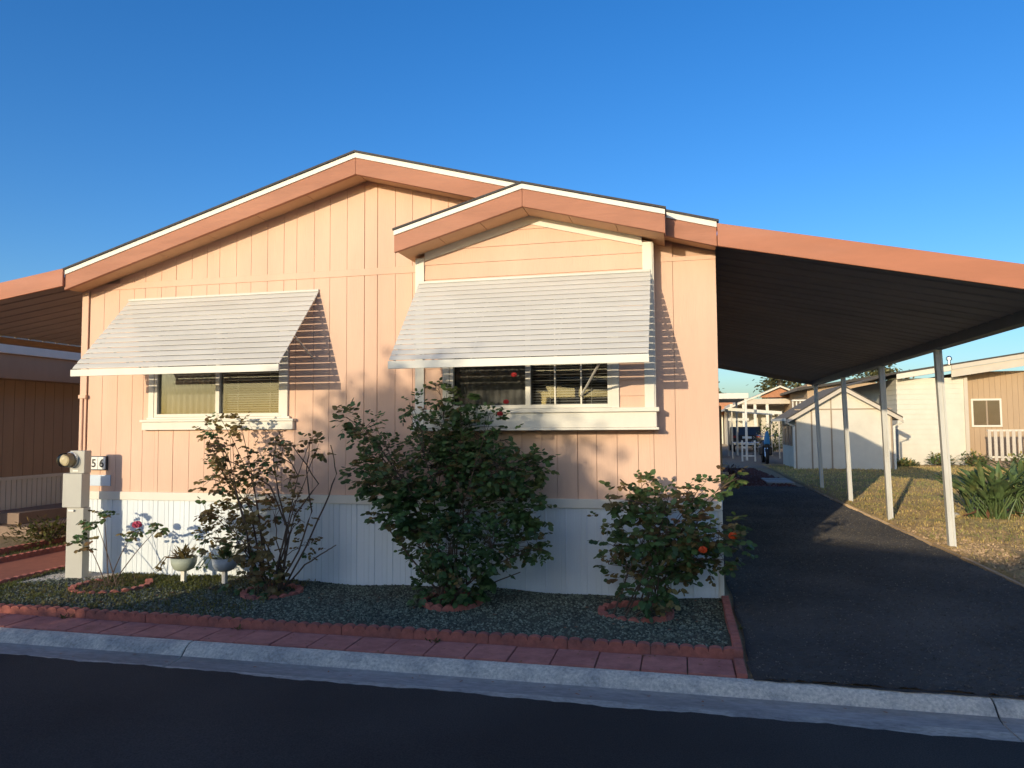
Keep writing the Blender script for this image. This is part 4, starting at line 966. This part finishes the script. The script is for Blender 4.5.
# motorcycle beside the shed
mc = thing('parked_motorcycle', (3.45,25.6,0), 'dark motorcycle with a blue fairing parked against the shed', 'motorcycle')
for y in (24.9,26.3):
    b = MB(); 
    for i in range(20):
        a0=2*PI*i/20; a1=2*PI*(i+1)/20
        b.hexa([(3.39,y+.22*math.cos(a0),.32+.22*math.sin(a0)),(3.51,y+.22*math.cos(a0),.32+.22*math.sin(a0)),(3.51,y+.22*math.cos(a1),.32+.22*math.sin(a1)),(3.39,y+.22*math.cos(a1),.32+.22*math.sin(a1)),
                (3.39,y+.32*math.cos(a0),.32+.32*math.sin(a0)),(3.51,y+.32*math.cos(a0),.32+.32*math.sin(a0)),(3.51,y+.32*math.cos(a1),.32+.32*math.sin(a1)),(3.39,y+.32*math.cos(a1),.32+.32*math.sin(a1))])
    w = b.build('wheel', M['rubber'], mc); b = MB(); b.box(3.40,3.50,y-.2,y+.2,.30,.34); b.box(3.41,3.49,y-.02,y+.02,.12,.52); b.build('rim', M['chrome'], w)
b = MB(); b.prismx([(25.1,.4),(26.2,.45),(26.5,.8),(25.9,.78),(25.4,.95),(25.0,.8)], 3.30, 3.60); b.build('engine_body', M['dark'], mc, bevel=.05)
b = MB(); b.box(3.18,3.72,25.2,25.9,.35,.72); b.build('side_panels', M['dark'], mc, bevel=.06)
b = MB(); b.hexa([(3.34,24.85,.82),(3.62,24.85,.82),(3.60,25.3,.9),(3.36,25.3,.9),(3.44,25.0,1.38),(3.56,25.0,1.38),(3.55,25.2,1.36),(3.45,25.2,1.36)]); b.build('fairing', M['blue'], mc, bevel=.06)
b = MB(); b.tube([(3.1,25.25,1.2),(3.3,25.15,1.15),(3.6,25.15,1.15),(3.8,25.25,1.2)], .018, 6); b.build('handlebar', M['chrome'], mc)
b = MB(); b.tube([(3.40,24.95,.32),(3.40,25.15,1.05)], .025, 6); b.tube([(3.50,24.95,.32),(3.50,25.15,1.05)], .025, 6); b.build('fork', M['chrome'], mc)
b = MB(); b.prismx([(25.5,.9),(26.4,.82),(26.5,.9),(25.6,1.0)], 3.33, 3.57); b.build('seat', M['rubber'], mc, bevel=.03)
wr = thing('white_step_rail', (3.1,27.2,0), 'low white railing with two legs left of the motorcycle', 'railing')
for z in (.22,.75):
    b = MB(); b.box(2.69,3.16,27.15,27.21,z,z+.06); b.build('rail', M['white'], wr)
for x in (2.65,3.2):
    b = MB(); b.box(x-.035,x+.035,27.14,27.22,0,.95); b.build('leg', M['white'], wr)
small_bush(4.75,34.5,.75,.6,2.0,900,'bright green bush in the sun behind the shed',[M['bright_leaf'],M['bright_leaf']],seed=81,L=(.10,.18))
small_bush(4.3,34.0,.6,.5,1.35,400,'pale cream flowering shrub left of the bright green bush',[M['cream_trim'],M['dry_grass']],seed=82,L=(.08,.14))

def tree(x, y, h, rad, label, seed, n, L, mats, trunk_h=.35, group='trees beyond the homes', rz=None, clumps=26):
    r = random.Random(seed); t = thing('tree', (x,y,0), label, 'tree', group)
    tr = MB(); top = Vector((x,y,h*.75)); tr.tube([(x,y,-.1),(x+.05*h*r.uniform(-1,1),y,h*.3),tuple(top)],[h*.03,h*.022,h*.008],8)
    cr = MB(); cs = []
    rz = rz or (h*(1-trunk_h))/2; cz = h-rz
    for k in range(clumps):
        while True:
            v = Vector((r.uniform(-1,1),r.uniform(-1,1),r.uniform(-1,1)))
            if .25 < v.length < 1: break
        c = Vector((x+v.x*rad*.85,y+v.y*rad*.85,cz+v.z*rz*.85)); cs.append((c, rad*r.uniform(.25,.42)))
        s = Vector((x,y,h*r.uniform(.28,.6))); tr.tube([s, s.lerp(c,.5)+Vector((0,0,.05*h)), c],[h*.010,h*.007,h*.003],5)
    for k in range(n):
        c, q = r.choice(cs); v = Vector((r.gauss(0,.5),r.gauss(0,.5),r.gauss(0,.42)))*q
        d = Vector((r.uniform(-1,1),r.uniform(-1,1),r.uniform(-.7,.5)))
        cr.leaf(c+v, d, (r.uniform(-.4,.4),r.uniform(-.4,.4),1), r.uniform(*L), r.uniform(*L)*.6)
    tr.build('trunk', M['bark'], t); cr.build('crown', mats, t); return t
tree(9.6,70,8.2,2.1,'big olive green tree rising behind the far gabled house',91,2200,(.3,.5),M['tree_leaf'])
tree(2.6,66,6.0,1.7,'lower olive tree behind the white carport',92,1000,(.3,.55),M['tree_leaf'])
tree(20,75,8.0,3.4,'distant tree peeping over the shed ridge',94,1500,(.35,.6),M['tree_leaf'])

# ---------------------------------------------------------------- across the street (behind the camera): casts the evening shade
oc = thing('house_across_street', (-7,-16.6,0), 'mobile home across the street, behind the viewer', 'house')
b = MB(); b.box(-8.9,-5.1,-20,-13.3,0,2.9); b.build('wall', M['tan'], oc)
b = MB(); b.prismx([(-20.2,3.02),(-20.2,2.96),(-13.0,2.96),(-13.0,3.02),(-16.6,ROOFZ)], -9.1, -4.9); b.build('roof', M['roofgrey'], oc)
for x0 in (-8.4, -6.4):
    b = MB(); b.box(x0,x0+1,-13.299,-13.27,1.2,2.2); b.build('window', M['dark'], oc)
cc = thing('unseen_shade_carport', (0,-16,0), 'unseen sloping carport added for its shade across the street, behind the viewer', 'carport')
b = MB(); b.rake(-4.89,3.23,-1.2,2.88,.10,-19.5,-13.0); b.rake(-1.199,2.95,.8,3.5,.10,-19.5,-13.0); b.build('roof', M['white'], cc)  # unseen added roof, bent to place the shade edge over the driveway
for x in (-2.8,-1.3,.7):
    b = MB(); b.box(x-.05,x+.05,-13.2,-13.1,0,2.73); b.build('post', M['post'], cc)
b = MB(); b.box(-4.8,.7,-19.4,-19.3,0,2.7); b.build('rear_wall', M['tan'], cc)
b = MB(); b.box(-4.8,.7,-13.4,-13.3,0,2.2); b.build('front_screen', M['brown'], cc)
tree(-6.55,-13.2,4.36,1.72,'leafy tree across the street, behind the viewer',95,20000,(.12,.22),M['tree_leaf'],.15,'trees across the street',rz=1.25,clumps=80)
hg = thing('unseen_shade_hedge', (-12,-12.6,0), 'unseen hedge put in to shade the left kerb, across the street, behind the viewer', 'hedge')  # unseen, added so the left kerb and road lie in shade
b = MB(); r = random.Random(97)
for k in range(9000):
    x = r.uniform(-18,-8.2); y = r.uniform(-13,-12.2); z = 2.02*r.random()**.7+ .05*math.sin(x*4); b.leaf((x,y,z),(r.uniform(-1,1),r.uniform(-1,1),r.uniform(-.5,.8)),(0,0,1),r.uniform(.12,.2),.1)
b.build('foliage', M['hedge'], hg)
b = MB(); b.box(-17.9,-8.4,-12.85,-12.35,0,1.85); b.build('inner_growth', M['hedge'], hg)

# ---------------------------------------------------------------- light, sky, camera
w = bpy.data.worlds.new('World'); sc.world = w; w.use_nodes = True; nt = w.node_tree
sky = nt.nodes.new('ShaderNodeTexSky'); sky.sky_type = 'NISHITA'; sky.sun_disc = False
SD_ = Vector((-SUNX,-1,SUNZ)).normalized()
sky.sun_elevation = math.asin(SD_.z); sky.sun_rotation = math.atan2(SD_.x, SD_.y)
sky.air_density = AIR; sky.dust_density = DUST; sky.ozone_density = OZONE; sky.altitude = 50
bg = nt.nodes['Background']; bg.inputs['Strength'].default_value = SKY; 
hs = nt.nodes.new('ShaderNodeHueSaturation'); hs.inputs['Saturation'].default_value = SKYSAT; hs.inputs['Hue'].default_value = SKYHUE
nt.links.new(sky.outputs[0], hs.inputs['Color']); nt.links.new(hs.outputs[0], bg.inputs['Color'])
sl_ = bpy.data.lights.new('Sun', 'SUN'); sl_.energy = SUN; sl_.angle = math.radians(.55); sl_.color = SUNCOL
so = bpy.data.objects.new('Sun', sl_); COL.objects.link(so); so.rotation_euler = SD_.to_track_quat('Z','Y').to_euler()
cam = bpy.data.cameras.new('Camera'); co = bpy.data.objects.new('Camera', cam); COL.objects.link(co); sc.camera = co
cam.sensor_width = 36; cam.lens = 724.977/1024*36; cam.clip_end = 2000; cam.clip_start = .05
Rm = Matrix(((0.973818,0.019833,0.226464),(0.227225,-0.054472,-0.972318),(-0.006948,0.998318,-0.057552)))
co.matrix_world = Matrix.Translation((0,-7.1528,1.6758)) @ Rm.to_4x4()
vs = sc.view_settings; vs.view_transform = 'Standard'; vs.look = 'None'; vs.exposure = EXPO; vs.gamma = 1; vs.use_curve_mapping = False
sc.render.resolution_x = 1024; sc.render.resolution_y = 768
